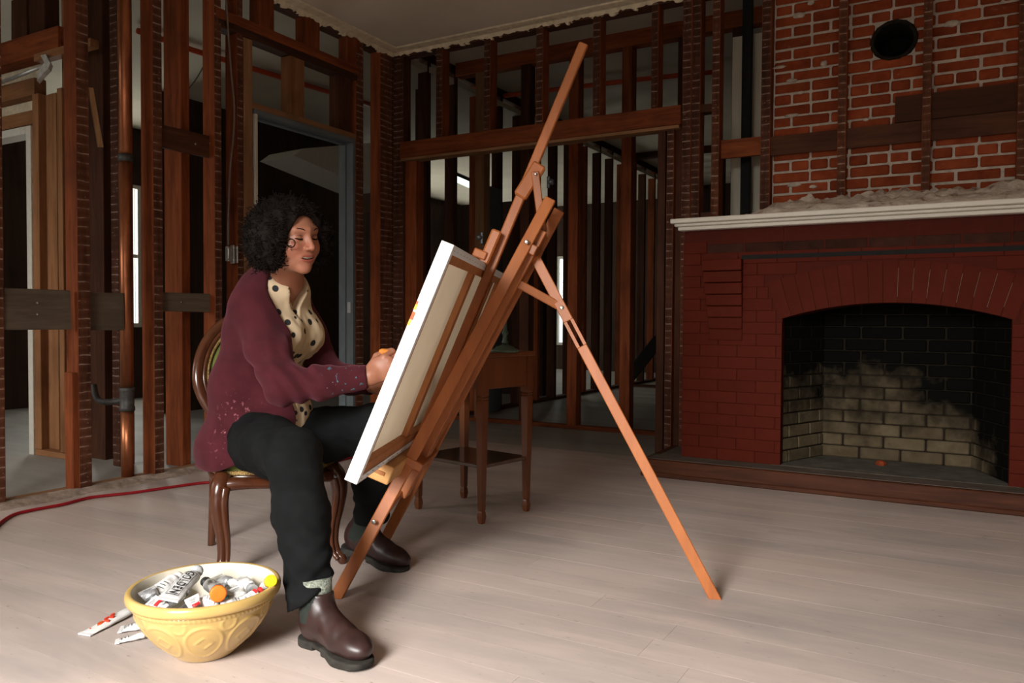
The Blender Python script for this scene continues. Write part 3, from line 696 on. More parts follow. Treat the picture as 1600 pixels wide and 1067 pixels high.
while z < 3.0:
    hd = (r % 6 == 3); bl = 0.108 if hd else 0.219; x = KX0-(0.0 if hd else (0.11 if r % 2 else 0.0))+(0.05 if hd else 0)
    if hd: x = KX0
    while x < KX1:
        a, b = max(x, KX0+RND.uniform(-0.004, 0.004)), min(x+bl, KX1); zc = z+0.029
        segs = [(a, b)]
        dz = max(0, abs(zc-HZC)-0.02)
        if dz < HR: hw = math.sqrt(HR*HR-dz*dz)+0.004; segs = clip_ranges(a, b, [(HX-hw, HX+hw)])
        for a, b in segs:
            if b-a > 0.025:
                o = brick('brick', a+0.005, b-0.005, YK+RND.uniform(-0.003, 0.004), YK+0.09, z+0.005, min(z+0.0625, 2.998), M['brick'], CH, 0.007)
                o.rotation_euler = (RND.uniform(-.01, .01), RND.uniform(-.008, .008), RND.uniform(-.012, .012))
        x += bl
    z += 0.0675; r += 1
# smears of mortar squeezed over the faces
for k in range(16):
    x = RND.choice([RND.uniform(-1.0, -0.72), RND.uniform(-1.0, 0.4)]); z = RND.uniform(1.6, 2.85)
    if abs(x-HX) < 0.15 and abs(z-HZC) < 0.15: continue
    a, b = RND.uniform(0.015, 0.045), RND.uniform(0.008, 0.018)
    V = []; m_ = 12
    for i, s in enumerate((1.0, 0.6)):
        for q in range(m_):
            t = 2*math.pi*q/m_; rr = 1+0.35*mnoise.noise((k*3.1, q*0.8, i)); V.append((x+a*s*rr*math.cos(t), YK-0.004-0.005*i, z+b*s*rr*math.sin(t)))
    for q in range(m_): V.append((V[q][0], YK+0.006, V[q][2]))
    Fc = [(q, (q+1) % m_, m_+(q+1) % m_, m_+q) for q in range(m_)]+[tuple(range(m_, 2*m_))]+[(2*m_+q, 2*m_+(q+1) % m_, (q+1) % m_, q) for q in range(m_)]
    kp(mesh_obj('mortar_smear', V, Fc, M['mortar'], smooth=True))
# furring studs and boards in front of the brick
FUR = struct('wall_chimney'); FUR.location = (-0.3, YB, ZM)
for a, b in ((1309, 1323), (1441, 1455), (1590, 1606)): bstud((a, b), ZM+0.10, ZC, py=150, dep=0.042, lath='lath', par=FUR)
def fboard(pa, pb, ya_, yb_, yo, mat='dark_x'):
    xa, xb = onY(pa, ya_, YB+yo).x, onY(pb, yb_, YB+yo).x
    return xa, xb
zb0, zb1 = onY(1260, 238, 4.995).z, onY(1260, 208, 4.995).z
put(box('backing_board', onY(1204, 225, 4.99).x, 0.6, 4.985, 5.008, zb0, zb1, M['dark_x'], jit=0.002), FUR)
put(box('backing_board', onY(1398, 190, 4.99).x, 0.6, 4.990, 5.006, zb1+0.003, onY(1398, 152, 4.99).z, M['dark_x'], jit=0.003), FUR)
# lumpy plaster and rubble ledge on top of the mantel
V = []; Fc = []; nx = 110; ny = 12
def lump(px, xa): return 0
for i in range(nx+1):
    x = -1.22+i*(0.78+1.22)/nx
    for j in range(ny+1):
        y = YF-0.02+j*(YK-YF+0.02)/ny; t = j/ny
        hgt = 0.185*max(0.0, min(1.0, (x+1.24)/0.30))*(0.12+0.88*t**0.8)*(0.8+0.35*mnoise.noise((x*6, y*9, 0))) + 0.03*mnoise.noise((x*22, y*25, 3))*(0.3+t)
        V.append((x, y, ZMT-0.004+max(0.0, hgt) if 0 < j else ZMT-0.004))
for i in range(nx):
    for j in range(ny): a = i*(ny+1)+j; Fc.append((a, a+ny+1, a+ny+2, a+1))
m, nt, b = new_mat('plaster_rubble'); v = coords(nt); c = ramp(nt, [(0.32, (0.26, 0.10, 0.065)), (0.44, (0.55, 0.46, 0.37)), (0.7, (0.80, 0.73, 0.62))], noise(nt, v, 12, 5, 0.65))
nt.links.new(c, b.inputs['Base Color']); b.inputs['Roughness'].default_value = 0.95; bump(nt, b, noise(nt, v, 50, 5), 0.8, 0.008)
rub = mesh_obj('plaster_rubble', V, Fc, m, smooth=True); rub['kind'] = 'stuff'; tag(rub, 'crumbled white plaster and brick rubble lying along the mantel top', 'rubble')
# ================================================================== EASEL AND CANVAS
M['easelw'] = wood('oiled_beech', (0.32, 0.088, 0.020), (0.45, 0.145, 0.037), 'z', rough=0.42, grain=14, amt=0.12, bmp=0.08, spec=0.45)
M['palewood'] = wood('pale_pine', (0.46, 0.22, 0.075), (0.60, 0.33, 0.13), 'x', rough=0.5, grain=12, amt=0.08, bmp=0.08)
M['stretch'] = wood('pine_stretcher', (0.34, 0.125, 0.045), (0.47, 0.205, 0.085), 'z', rough=0.6, grain=16, amt=0.12, bmp=0.1)
M['chrome'] = plain('steel_bolt', (0.55, 0.53, 0.49), 0.3, 1.0, var=0.05)
M['blackplastic'] = plain('black_plastic', (0.015, 0.015, 0.015), 0.4, var=0.05)
WD = Vector((-0.4147, 0.915, 0)).normalized()
f1 = onZ(525, 934, 0); f2 = f1 + WD*0.53
t1 = at(860, 311, 2.75); t2 = at(874, 328, 2.86)
fr_ = onZ(1117, 935, 0); hinge = at(836, 402, 2.80)
EZ = empty('easel', (f1+f2)/2); tag(EZ, 'tall orange beech wood studio easel leaning behind the white canvas', 'easel')
def ez(o, par=None): return put(o, EZ)
def ground(p, q, h=0.0):
    """extend bar start so that its end sits on the floor"""
    return p
legdir = (t1-f1).normalized()
def leg(name, a, b, wid, thk):
    bm = bmesh.new(); bar_bm(bm, a - (b-a).normalized()*0.02, b, wid, thk, WD, 0.003)
    bmesh.ops.bisect_plane(bm, geom=bm.verts[:]+bm.edges[:]+bm.faces[:], plane_co=(0, 0, 0.0005), plane_no=(0, 0, 1), clear_inner=True)
    bmesh.ops.holes_fill(bm, edges=bm.edges[:]); return bm_obj(name, bm, M['easelw'], loc=a)
ez(leg('front_leg', f1, t1, 0.040, 0.024)); ez(leg('front_leg', f2, t2, 0.040, 0.024))
# rear leg with slot
d = (fr_-hinge).normalized(); L = (fr_-hinge).length
s0, s1 = 0.26, 0.36
up = WD
def rearpt(s): return hinge + d*s
dd, ss, uu = frame_axes(d, WD)
bm = bmesh.new()
bar_bm(bm, rearpt(0.0), rearpt(s0), 0.036, 0.022, WD, 0.0025)
bar_bm(bm, rearpt(s0)+ss*0.0125, rearpt(s1)+ss*0.0125, 0.011, 0.022, WD, 0.0)
bar_bm(bm, rearpt(s0)-ss*0.0125, rearpt(s1)-ss*0.0125, 0.011, 0.022, WD, 0.0)
bar_bm(bm, rearpt(s1), rearpt(L+0.02), 0.036, 0.022, WD, 0.0025)
bmesh.ops.bisect_plane(bm, geom=bm.verts[:]+bm.edges[:]+bm.faces[:], plane_co=(0, 0, 0.0005), plane_no=(0, 0, 1), clear_inner=True)
bmesh.ops.holes_fill(bm, edges=bm.edges[:]); ez(bm_obj('rear_leg', bm, M['easelw'], loc=hinge))
ez(bar('rear_strut', at(806, 441, 2.765), at(879, 481, 2.765), 0.030, 0.016, WD, M['easelw']))
# mast, tilting link and head block
mt, mb = at(912, 69, 2.81), at(622, 776, 2.80)
md = (at(912, 69, 2.81)-at(775, 400, 2.81)).normalized(); mb = mt - md*1.50
ez(bar('mast', mb, mt, 0.034, 0.030, WD, M['easelw'], bev=0.004))
mdd, mss, muu = frame_axes(md, WD)
ez(bar('head_block', at(812, 308, 2.795), at(844, 257, 2.795), 0.050, 0.030, WD, M['easelw'], bev=0.006))
ez(bar('tilt_link', at(836, 268, 2.78), at(848, 362, 2.78), 0.028, 0.016, WD, M['easelw']))
ez(bar('tilt_link', at(836, 268, 2.86), at(848, 362, 2.86), 0.028, 0.016, WD, M['easelw']))
# centre board between the legs
ez(bar('centre_board', at(628, 772, 2.79), at(846, 362, 2.80), 0.044, 0.10, WD, M['easelw']))
ez(bar('cross_block', at(828, 388, 2.72), at(838, 396, 2.94), 0.045, 0.035, legdir, M['easelw']))
ez(bar('cross_block', at(645, 725, 2.60), at(672, 702, 3.02), 0.065, 0.028, legdir, M['easelw']))
ez(bar('lower_brace', at(588, 817, 2.585), at(668, 716, 2.98), 0.020, 0.034, legdir, M['easelw']))
# painting ledge (tray) under the canvas
lu = (at(690, 375, 2.11)-at(537.5, 749, 2.11)).normalized()              # lean direction of the canvas
tr0 = at(587, 735, 2.42); tr1 = tr0 + WD*0.66
tdd, tss, tuu = frame_axes(WD, lu)
ez(bar('ledge', tr0, tr1, 0.100, 0.058, lu, M['palewood'], bev=0.003))
ez(bar('ledge_panel', tr0-WD*0.003, tr0+WD*0.004, 0.062, 0.012, lu, M['stretch'], bev=0.001))
# top clamp
ez(bar('clamp_slider', at(755, 412, 2.77), at(777, 360, 2.77), 0.036, 0.030, WD, M['easelw'], bev=0.006))
ez(bar('clamp_jaw', at(740, 393, 2.76), at(760, 401, 2.76), 0.030, 0.030, WD, M['easelw'], bev=0.004))
def knob(name, p, axis, r, h, mat):
    v, f = lathe_geo([(0.0005, h), (r*0.7, h), (r, h*0.7), (r, h*0.25), (r*0.8, 0), (r*0.4, -0.004)], 14)
    q = Vector((0, 0, 1)).rotation_difference(Vector(axis)).to_matrix(); v = np.array([list(q @ Vector(x)+Vector(p)) for x in v])
    return ez(mesh_obj(name, v, f, mat, smooth=True, loc=p))
tow = -WD
for px, py, dd_ in ((823, 378, 2.70), (584, 815, 2.555), (878, 481, 2.752), (845, 360, 2.768), (837, 272, 2.768)):
    knob('bolt', at(px, py, dd_), tow, 0.0075 if dd_ != 2.768 else 0.005, 0.004, M['chrome'])
for px, py, dd_ in ((857, 285, 2.83), (753, 372, 2.80)):
    p = at(px, py, dd_); kb = knob('wing_knob', p, Vector((0.9, 0.41, 0.1)).normalized() if px > 800 else Vector((-0.9, -0.41, 0.3)).normalized(), 0.011, 0.02, M['blackplastic'])
    o = bar('wing', p+Vector((0, 0, -0.022)), p+Vector((0, 0, 0.022)), 0.012, 0.012, WD, M['blackplastic']); ez(o)

# ---- stretched canvas seen from behind ---------------------------------
CB = at(537.5, 749, 2.11); CH_ = (at(690, 375, 2.11)-CB).length; CW = 1.37; CT = 0.037
cu = lu; cw = WD; cn = cw.cross(cu).normalized()
if cn.dot(Vector((0.9, 0.4, 0))) < 0: cn = -cn                         # towards the back of the canvas
CV = empty('canvas', CB); tag(CV, 'large white stretched canvas seen from behind, leaning on the easel', 'canvas')
def cp(a, b, c): return CB + cw*a + cu*b + cn*c                        # a along width, b up, c front(0) to back
def cbox(name, a0, a1, b0, b1, c0, c1, mat, bev=0.0):
    P = [cp(a, b, c) for c in (c0, c1) for a, b in ((a0, b0), (a1, b0), (a1, b1), (a0, b1))]
    bm = bmesh.new(); vs = [bm.verts.new(p) for p in P]
    for f in BOXF: bm.faces.new([vs[i] for i in f])
    if bev: bmesh.ops.bevel(bm, geom=bm.edges[:], offset=bev, segments=2, affect='EDGES', profile=0.5)
    bmesh.ops.recalc_face_normals(bm, faces=bm.faces)
    return put(bm_obj(name, bm, mat, loc=cp((a0+a1)/2, (b0+b1)/2, (c0+c1)/2)), CV)
# painted front: loose yellow-orange fields
m, nt, b = new_mat('acrylic_painting'); v = coords(nt, (1, 1, 1), rnd=False); n_ = noise(nt, v, 3.2, 4, 0.6, 1.2)
c = ramp(nt, [(0.30, (0.75, 0.66, 0.48)), (0.45, (0.80, 0.55, 0.08)), (0.56, (0.72, 0.20, 0.05)), (0.68, (0.20, 0.35, 0.42)), (0.8, (0.80, 0.76, 0.66))], n_)
nt.links.new(c, b.inputs['Base Color']); b.inputs['Roughness'].default_value = 0.5; M['painting'] = m
# canvas fabric: white primed, with fine weave
m, nt, b = new_mat('white_primed_canvas'); v = coords(nt); nz = noise(nt, v, 420, 2)
nt.links.new(ramp(nt, [(0.3, (0.70, 0.70, 0.685)), (0.7, (0.76, 0.76, 0.745))], nz), b.inputs['Base Color']); b.inputs['Roughness'].default_value = 0.7; bump(nt, b, nz, 0.15, 0.001); M['primed'] = m
m, nt, b = new_mat('raw_canvas_back'); v = coords(nt); nz = noise(nt, v, 500, 2); nz2 = noise(nt, v, 3, 3)
c = mix(nt, ramp(nt, [(0.3, (0.66, 0.54, 0.38)), (0.7, (0.76, 0.64, 0.47))], nz), (0.60, 0.47, 0.32), ramp(nt, [(0.4, (0, 0, 0)), (0.7, (0.6, 0.6, 0.6))], nz2))
nt.links.new(c, b.inputs['Base Color']); b.inputs['Roughness'].default_value = 0.9; bump(nt, b, nz, 0.2, 0.001)
tl = N(nt, 'ShaderNodeBsdfTranslucent'); nt.links.new(c, tl.inputs[0]); ms = N(nt, 'ShaderNodeMixShader'); ms.inputs[0].default_value = 0.5
nt.links.new(b.outputs[0], ms.inputs[1]); nt.links.new(tl.outputs[0], ms.inputs[2]); nt.links.new(ms.outputs[0], nt.nodes['Material Output'].inputs[0]); M['linen'] = m
W_, H_ = CW, CH_
put(mesh_obj('canvas_sheet', [list(cp(a, b_, 0.0025)) for a, b_ in ((0.002, 0.002), (W_-0.002, 0.002), (W_-0.002, H_-0.002), (0.002, H_-0.002))], [(0, 1, 2, 3)], M['linen'], loc=cp(W_/2, H_/2, 0)), CV)
e = 0.004
for nm, q in (('canvas_edge', (0, e, 0, H_)), ('canvas_edge', (W_-e, W_, 0, H_)), ('canvas_edge', (e, W_-e, 0, e)), ('canvas_edge', (e, W_-e, H_-e, H_))): cbox(nm, *q, 0.0002, CT, M['primed'], 0.0016)
g = 0.026
for q in ((e, g, e, H_-e), (W_-g, W_-e, e, H_-e), (g, W_-g, e, g*0.8), (g, W_-g, H_-g, H_-e)): cbox('canvas_fold', *q, CT-0.003, CT, M['primed'], 0.0008)
bw = 0.052
for q in ((e, bw, e, H_-e), (W_-bw, W_-e, e, H_-e), (bw, W_-bw, e, bw), (bw, W_-bw, H_-bw, H_-e)): cbox('stretcher_bar', *q, 0.010, CT-0.0031, M['stretch'], 0.0015)
for a in (0.525, 1.05): cbox('stretcher_brace', a, a+0.050, bw, H_-bw, 0.012, CT-0.005, M['stretch'], 0.0015)
def staple(a, b):
    return cbox('staple', a-0.005, a+0.005, b-0.0007, b+0.0007, CT, CT+0.0008, M['blackplastic'])
for i in range(22): staple(0.03+i*0.058, H_-0.014); staple(0.03+i*0.058, 0.012)
M['orangepaint'] = plain('orange_red_paint', (0.72, 0.10, 0.02), 0.4, var=0.2); M['yellowpaint'] = plain('yellow_paint', (0.85, 0.60, 0.05), 0.4, var=0.1)
for b_, r_, mt_ in ((0.475, 0.007, 'orangepaint'), (0.455, 0.005, 'yellowpaint'), (0.50, 0.005, 'yellowpaint'), (0.51, 0.004, 'orangepaint')):
    cbox('paint_drip', -0.0012, 0.0004, b_-r_*1.6, b_+r_*1.6, 0.0004, r_*1.3, M[mt_], 0.0004)

# ================================================================== SIDE TABLE WITH GREEN CANDLESTICK
M['tablew'] = wood('red_mahogany_varnish', (0.12, 0.034, 0.011), (0.22, 0.070, 0.022), 'z', rough=0.35, grain=10, amt=0.1, bmp=0.05, spec=0.5)
M['tabled'] = wood('dark_table_top', (0.06, 0.03, 0.018), (0.13, 0.07, 0.04), 'x', rough=0.14, grain=10, amt=0.05, bmp=0.02, spec=0.8)
TB = empty('side_table', (-2.008, 3.140, 0), math.atan2(0.19, -0.98)-math.pi)
tag(TB, 'small reddish wooden side table with lower shelf standing behind the easel', 'table')
def tb(o): o.parent = TB; return o
hx, hy = 0.205, 0.155
for sx in (-1, 1):
    for sy in (-1, 1):
        prof = [(0.0, 0.010), (0.012, 0.0125), (0.03, 0.0150), (0.05, 0.0125), (0.056, 0.0105), (0.064, 0.0125), (0.25, 0.0155), (0.52, 0.0195), (0.545, 0.0195), (0.55, 0.016), (0.556, 0.0205), (0.563, 0.016), (0.569, 0.0205), (0.575, 0.021), (0.735, 0.021)]
        V = []; Fc = []
        for z, r in prof: V += [(sx*hx-r, sy*hy-r, z), (sx*hx+r, sy*hy-r, z), (sx*hx+r, sy*hy+r, z), (sx*hx-r, sy*hy+r, z)]
        for i in range(len(prof)-1):
            for k in range(4): Fc.append((i*4+k, i*4+(k+1) % 4, i*4+4+(k+1) % 4, i*4+4+k))
        Fc += [(3, 2, 1, 0), tuple(len(V)-4+k for k in range(4))]
        tb(mesh_obj('leg', V, Fc, M['tablew']))
tb(box('apron', -hx+0.015, hx-0.015, -hy-0.012, -hy+0.008, 0.595, 0.735, M['tablew'], bev=0.002)); tb(box('apron', -hx+0.015, hx-0.015, hy-0.008, hy+0.012, 0.595, 0.735, M['tablew'], bev=0.002))
tb(box('apron', -hx-0.012, -hx+0.008, -hy+0.015, hy-0.015, 0.595, 0.735, M['tablew'], bev=0.002)); tb(box('apron', hx-0.008, hx+0.012, -hy+0.015, hy-0.015, 0.595, 0.735, M['tablew'], bev=0.002))
tb(box('table_top', -hx-0.03, hx+0.03, -hy-0.03, hy+0.03, 0.735, 0.757, M['tablew'], bev=0.005))
tb(box('shelf', -hx-0.008, hx+0.008, -hy-0.008, hy+0.008, 0.245, 0.262, M['tabled'], bev=0.003))
M['patina'] = plain('green_patina', (0.055, 0.095, 0.065), 0.35, var=0.3, sc=20, spec=0.6)
pos = at(789, 545, 3.58); CS = empty('candlestick', (pos.x, pos.y, 0.757)); tag(CS, 'dark green candlestick with round stepped base on the side table', 'candlestick')
def cs(o): o.parent = CS; return o
cs(lathe('base', [(0.001, 0.0), (0.064, 0.0), (0.066, 0.006), (0.060, 0.012), (0.045, 0.017), (0.040, 0.024), (0.022, 0.030), (0.014, 0.036), (0.001, 0.037)], M['patina']))
cs(lathe('stem', [(0.001, 0.036), (0.012, 0.036), (0.016, 0.045), (0.010, 0.055), (0.009, 0.075), (0.015, 0.083), (0.015, 0.090), (0.009, 0.098), (0.008, 0.14), (0.011, 0.16), (0.019, 0.175), (0.011, 0.19), (0.009, 0.215), (0.016, 0.225), (0.001, 0.226)], M['patina'], seg=24))
cs(lathe('socket', [(0.001, 0.225), (0.030, 0.226), (0.032, 0.231), (0.015, 0.236), (0.015, 0.268), (0.019, 0.270), (0.012, 0.271), (0.012, 0.245), (0.001, 0.244)], M['patina'], seg=24))

# ================================================================== CHAIR
M['mahog'] = wood('polished_mahogany', (0.046, 0.013, 0.006), (0.105, 0.033, 0.013), 'z', rough=0.22, grain=9, amt=0.0, bmp=0.03, spec=0.6)
m, nt, b = new_mat('olive_green_velvet'); v = coords(nt); nz = noise(nt, v, 240, 3); nz2 = noise(nt, v, 7, 4)
c = ramp(nt, [(0.3, (0.075, 0.090, 0.014)), (0.7, (0.165, 0.185, 0.040))], nz2); nt.links.new(c, b.inputs['Base Color']); b.inputs['Roughness'].default_value = 0.85
b.inputs['Sheen Weight'].default_value = 0.5; b.inputs['Sheen Tint'].default_value = (0.6, 0.7, 0.2, 1); bump(nt, b, nz, 0.25, 0.002); M['velvet'] = m
m, nt, b = new_mat('gold_gimp_braid'); v = coords(nt); nz = N(nt, 'ShaderNodeTexVoronoi'); nz.inputs['Scale'].default_value = 260; nt.links.new(v, nz.inputs['Vector'])
c = ramp(nt, [(0.1, (0.62, 0.43, 0.16)), (0.6, (0.26, 0.15, 0.04))], nz.outputs['Distance']); nt.links.new(c, b.inputs['Base Color']); b.inputs['Roughness'].default_value = 0.6; bump(nt, b, nz.outputs['Distance'], 0.8, 0.004); M['gimp'] = m
CF = Vector((0.85, -0.53, 0)).normalized(); CR = Vector((-CF.y, CF.x, 0))            # chair forward, and its left (picture right)
CO = Vector((-2.285, 2.135, 0)); chrz = math.atan2(CF.x, -CF.y)                       # local -Y is chair forward
CHR = empty('chair', CO, chrz)
tag(CHR, 'Victorian mahogany chair with green velvet upholstery under the seated painter', 'chair')
def cc(o): o.parent = CHR; return o
# local axes: x = picture right, -y = forward
SZ = 0.365
def seat_outline(k=0.0, n=64):
    P = []
    for i in range(n):
        t = 2*math.pi*i/n; c_, s_ = math.cos(t), math.sin(t); p = 3.2
        x = math.copysign(abs(c_)**(2/p), c_); y = math.copysign(abs(s_)**(2/p), s_)
        wx = 0.228-0.028*(y*0.5+0.5); P.append((x*(wx+k), y*(0.218+k)-0.012*(1-x*x)*(y < 0)))
    return P
def ring_mesh(name, prof, mat, crown=0.0):
    """prof = list of (outset, z); closes top with a domed fan"""
    V = []; Fc = []; n = 64
    for k, z in prof:
        for x, y in seat_outline(k): V.append((x, y, z))
    for i in range(len(prof)-1):
        for q in range(n): Fc.append((i*n+q, i*n+(q+1) % n, (i+1)*n+(q+1) % n, (i+1)*n+q))
    base = (len(prof)-1)*n; steps = 5; last = base; k0, z0 = prof[-1]
    for s in range(1, steps+1):
        f = 1-s/steps
        if s == steps: V.append((0, 0, z0+crown)); c_ = len(V)-1; [Fc.append((last+q, last+(q+1) % n, c_)) for q in range(n)]
        else:
            st = len(V)
            for x, y in seat_outline(k0): V.append((x*f, y*f, z0+crown*(1-f*f)))
            for q in range(n): Fc.append((last+q, last+(q+1) % n, st+(q+1) % n, st+q))
            last = st
    Fc.append(tuple(range(n-1, -1, -1)))
    return cc(mesh_obj(name, V, Fc, mat, smooth=True))
ring_mesh('seat_rail', [(-0.020, SZ-0.055), (-0.006, SZ-0.055), (0.0, SZ-0.045), (0.002, SZ-0.030), (-0.002, SZ-0.008), (-0.010, SZ)], M['mahog'])
ring_mesh('seat_cushion', [(-0.006, SZ-0.012), (0.0, SZ), (0.004, SZ+0.014), (0.0, SZ+0.030), (-0.012, SZ+0.042), (-0.03, SZ+0.048)], M['velvet'], 0.006)
gp = [(x, y, SZ-0.002) for x, y in seat_outline(0.003)]
V, Fc = tube_geo(gp, np.tile([0.004, 0.0085], (64, 1)), 8, closed=True, flat=(0, 0, 1)); cc(mesh_obj('gimp_trim', V, Fc, M['gimp'], smooth=True))
# serpentine front apron bulging under the rail
for s in (-1, 1):
    path = spline([(s*0.195, -0.205, SZ-0.040), (s*0.145, -0.222, SZ-0.036), (s*0.08, -0.232, SZ-0.040), (0, -0.236, SZ-0.050)], 8)
    cc(tube('front_apron', path, np.linspace(0.026, 0.016, len(path)), M['mahog'], seg=12, loc=(0, 0, 0)))
# cabriole front legs
for s in (-1, 1):
    pts = [(s*0.190, -0.190, SZ-0.010, 0.030), (s*0.206, -0.212, SZ-0.045, 0.032), (s*0.212, -0.220, SZ-0.090, 0.029), (s*0.207, -0.214, SZ-0.155, 0.024), (s*0.198, -0.203, SZ-0.225, 0.019), (s*0.197, -0.202, SZ-0.285, 0.016), (s*0.205, -0.212, SZ-0.325, 0.0155), (s*0.216, -0.226, 0.022, 0.018), (s*0.220, -0.230, 0.008, 0.016), (s*0.220, -0.230, 0.0, 0.012)]
    q = spline(pts, 6); cc(tube('front_leg', q[:, :3], q[:, 3], M['mahog'], seg=14, loc=(0, 0, 0)))
    # carved ridge running down the leg
    pts2 = [(a-s*0.016, b-0.017, z, max(0.005, r*0.55)) for a, b, z, r in pts[1:8]]
    q = spline(pts2, 6); cc(tube('carved_ridge', q[:, :3], q[:, 3], M['mahog'], seg=10, loc=(0, 0, 0)))
# raked rear legs running up into the balloon back
for s in (-1, 1):
    pts = [(s*0.175, 0.240, 0.0, 0.014), (s*0.172, 0.228, 0.10, 0.0155), (s*0.168, 0.208, 0.24, 0.018), (s*0.165, 0.200, SZ-0.01, 0.021)]
    q = spline(pts, 8); cc(tube('rear_leg', q[:, :3], q[:, 3], M['mahog'], seg=12, loc=(0, 0, 0)))
def back_pt(t, k=0.0):
    """oval balloon back, t=0 at bottom, leaning backwards"""
    a = -math.pi/2+t*2*math.pi; x = math.cos(a)*(0.208+k)*(1.0 if math.sin(a) > 0 else (1-0.26*abs(math.sin(a))**1.5)); z = 0.665+math.sin(a)*(0.232+k)
    y = 0.205+(z-SZ)*0.24-0.05*(x/0.21)**2
    return (x, y, z)
tt = np.linspace(0, 1, 72, endpoint=False)
for nm, k, r, mt_, dy in (('back_frame', 0.018, (0.021, 0.018), 'mahog', 0.0), ('frame_moulding', -0.006, (0.010, 0.012), 'mahog', -0.010), ('gimp_trim', -0.020, (0.006, 0.004), 'gimp', -0.014)):
    P = np.array([back_pt(t, k) for t in tt]); P[:, 1] += dy
    V, Fc = tube_geo(P, np.tile(r, (72, 1)), 12, closed=True, flat=(0, 1, 0)); cc(mesh_obj(nm, V, Fc, M[mt_], smooth=True))
for s in (-1, 1):
    q = spline([(s*0.165, 0.200, SZ-0.02, 0.021), (s*0.158, 0.206, SZ+0.04, 0.020), (s*0.150, 0.215, SZ+0.09, 0.020), (s*0.158, 0.228, SZ+0.14, 0.018)], 6); cc(tube('back_post', q[:, :3], q[:, 3], M['mahog'], seg=12, loc=(0, 0, 0)))
# tufted back pad
buttons = [(-0.08, 0.74), (0.08, 0.74), (0.0, 0.66), (-0.10, 0.62), (0.10, 0.62), (0.0, 0.55)]
for side, nm in ((-1, 'back_pad'), (1, 'back_panel')):
    V = []; Fc = []; nr = 16; na = 72
    for i in range(nr+1):
        f = i/nr
        for t in tt:
            x, y, z = back_pt(t, -0.022); x0, z0 = 0, 0.665; X, Z = x0+(x-x0)*f, z0+(z-z0)*f; Y = 0.205+(Z-SZ)*0.24-0.05*(X/0.21)**2
            puff = 0.034*(1-f**4) if side < 0 else 0.008*(1-f**4)
            if side < 0:
                for bx_, bz_ in buttons: puff -= 0.024*math.exp(-((X-bx_)**2+(Z-bz_)**2)/0.0009)
            V.append((X, Y+side*puff, Z))
    for i in range(nr):
        for q in range(na): Fc.append((i*na+q, i*na+(q+1) % na, (i+1)*na+(q+1) % na, (i+1)*na+q))
    cc(mesh_obj(nm, V, Fc, M['velvet'], smooth=True))
for bx_, bz_ in buttons:
    o = lathe('button', [(0.0005, 0.006), (0.006, 0.005), (0.009, 0.0), (0.007, -0.003)], M['velvet'], seg=12); o.rotation_euler = (HALF, 0, 0); o.location = (bx_, 0.205+(bz_-SZ)*0.24-0.05*(bx_/0.21)**2-0.016, bz_); cc(o)
# ================================================================== MIXING BOWL AND PAINT TUBES
m, nt, b = new_mat('cane_yellow_glaze'); v = coords(nt, rnd=False); nz = noise(nt, v, 7, 4); nz2 = noise(nt, v, 60, 2)
c = ramp(nt, [(0.3, (0.49, 0.325, 0.105)), (0.7, (0.575, 0.395, 0.145))], nz); c = mix(nt, c, (0.10, 0.05, 0.02), ramp(nt, [(0.77, (0, 0, 0)), (0.80, (0.8, 0.8, 0.8))], nz2))
nt.links.new(c, b.inputs['Base Color']); b.inputs['Roughness'].default_value = 0.25; b.inputs['Coat Weight'].default_value = 0.3; M['cane'] = m
M['creamglaze'] = plain('cream_glaze', (0.64, 0.59, 0.49), 0.25, var=0.05, sc=8)
bc = onZ(321, 1018, 0); BR, BH = 0.206, 0.196
BW = empty('mixing_bowl', (bc.x, bc.y, 0), -0.35); BW.rotation_euler = (0, 0, -0.35)
tag(BW, 'large cane yellow ceramic mixing bowl with embossed ovals, full of paint tubes', 'bowl')
def prof_out(t):       # t 0 base .. 1 rim
    P = np.array([(0.070, 0.0), (0.080, 0.004), (0.100, 0.022), (0.130, 0.052), (0.156, 0.085), (0.175, 0.117), (0.186, 0.146), (0.190, 0.158), (0.1905, 0.163)])
    return spline(P, 10)
outer = [tuple(p) for p in prof_out(0)]
lip = [(0.196, 0.165), (0.203, 0.168), (0.206, 0.174), (0.206, 0.186), (0.203, 0.193), (0.197, 0.196), (0.190, 0.194)]
inner = [(0.186, 0.186), (0.183, 0.165), (0.178, 0.140), (0.165, 0.110), (0.146, 0.080), (0.120, 0.050), (0.085, 0.026), (0.04, 0.014), (0.0005, 0.012)]
def relief(i, r, z, a):
    d_ = 0.0
    if 0.148 <= z <= 0.163 and r > 0.18:
        u = (z-0.148)/0.015; d_ += 0.003*math.sin(math.pi*u)*(0.45+0.55*math.sin(a*95+u*3.4))
    if 0.02 < z < 0.147:
        ncell = 9; u = ((a*ncell/(2*math.pi)) % 1.0-0.5)*(2*math.pi*0.155/ncell); vv = (z-0.082)*1.12
        e_ = math.sqrt((u/0.046)**2+(vv/0.058)**2); d_ += 0.0034*math.exp(-((e_-1)/0.075)**2)
        if e_ < 0.95: d_ += 0.0008
        dm = abs(u)/0.030+abs(vv)/0.030
        if e_ < 1: d_ += 0.0024*math.exp(-((dm-0.75)/0.14)**2)*(1 if u*vv <= 0.0002 else 0.3)
        # swag between ovals
        u2 = abs(abs(u)-2*math.pi*0.155/ncell/2); d_ += 0.0022*math.exp(-((math.hypot(u2/0.016, (z-0.138)/0.02)-1)/0.22)**2)*(z > 0.115)
    return d_
seg = 300
v1, f1_ = lathe_geo(outer+lip, seg, relief); v2, f2_ = lathe_geo([lip[-1]]+inner, 96)
v1 = v1*0.955; v2 = v2*0.955
o = mesh_obj('bowl_body', v1, f1_+[tuple(range(seg-1, -1, -1))], M['cane'], smooth=True); o.parent = BW
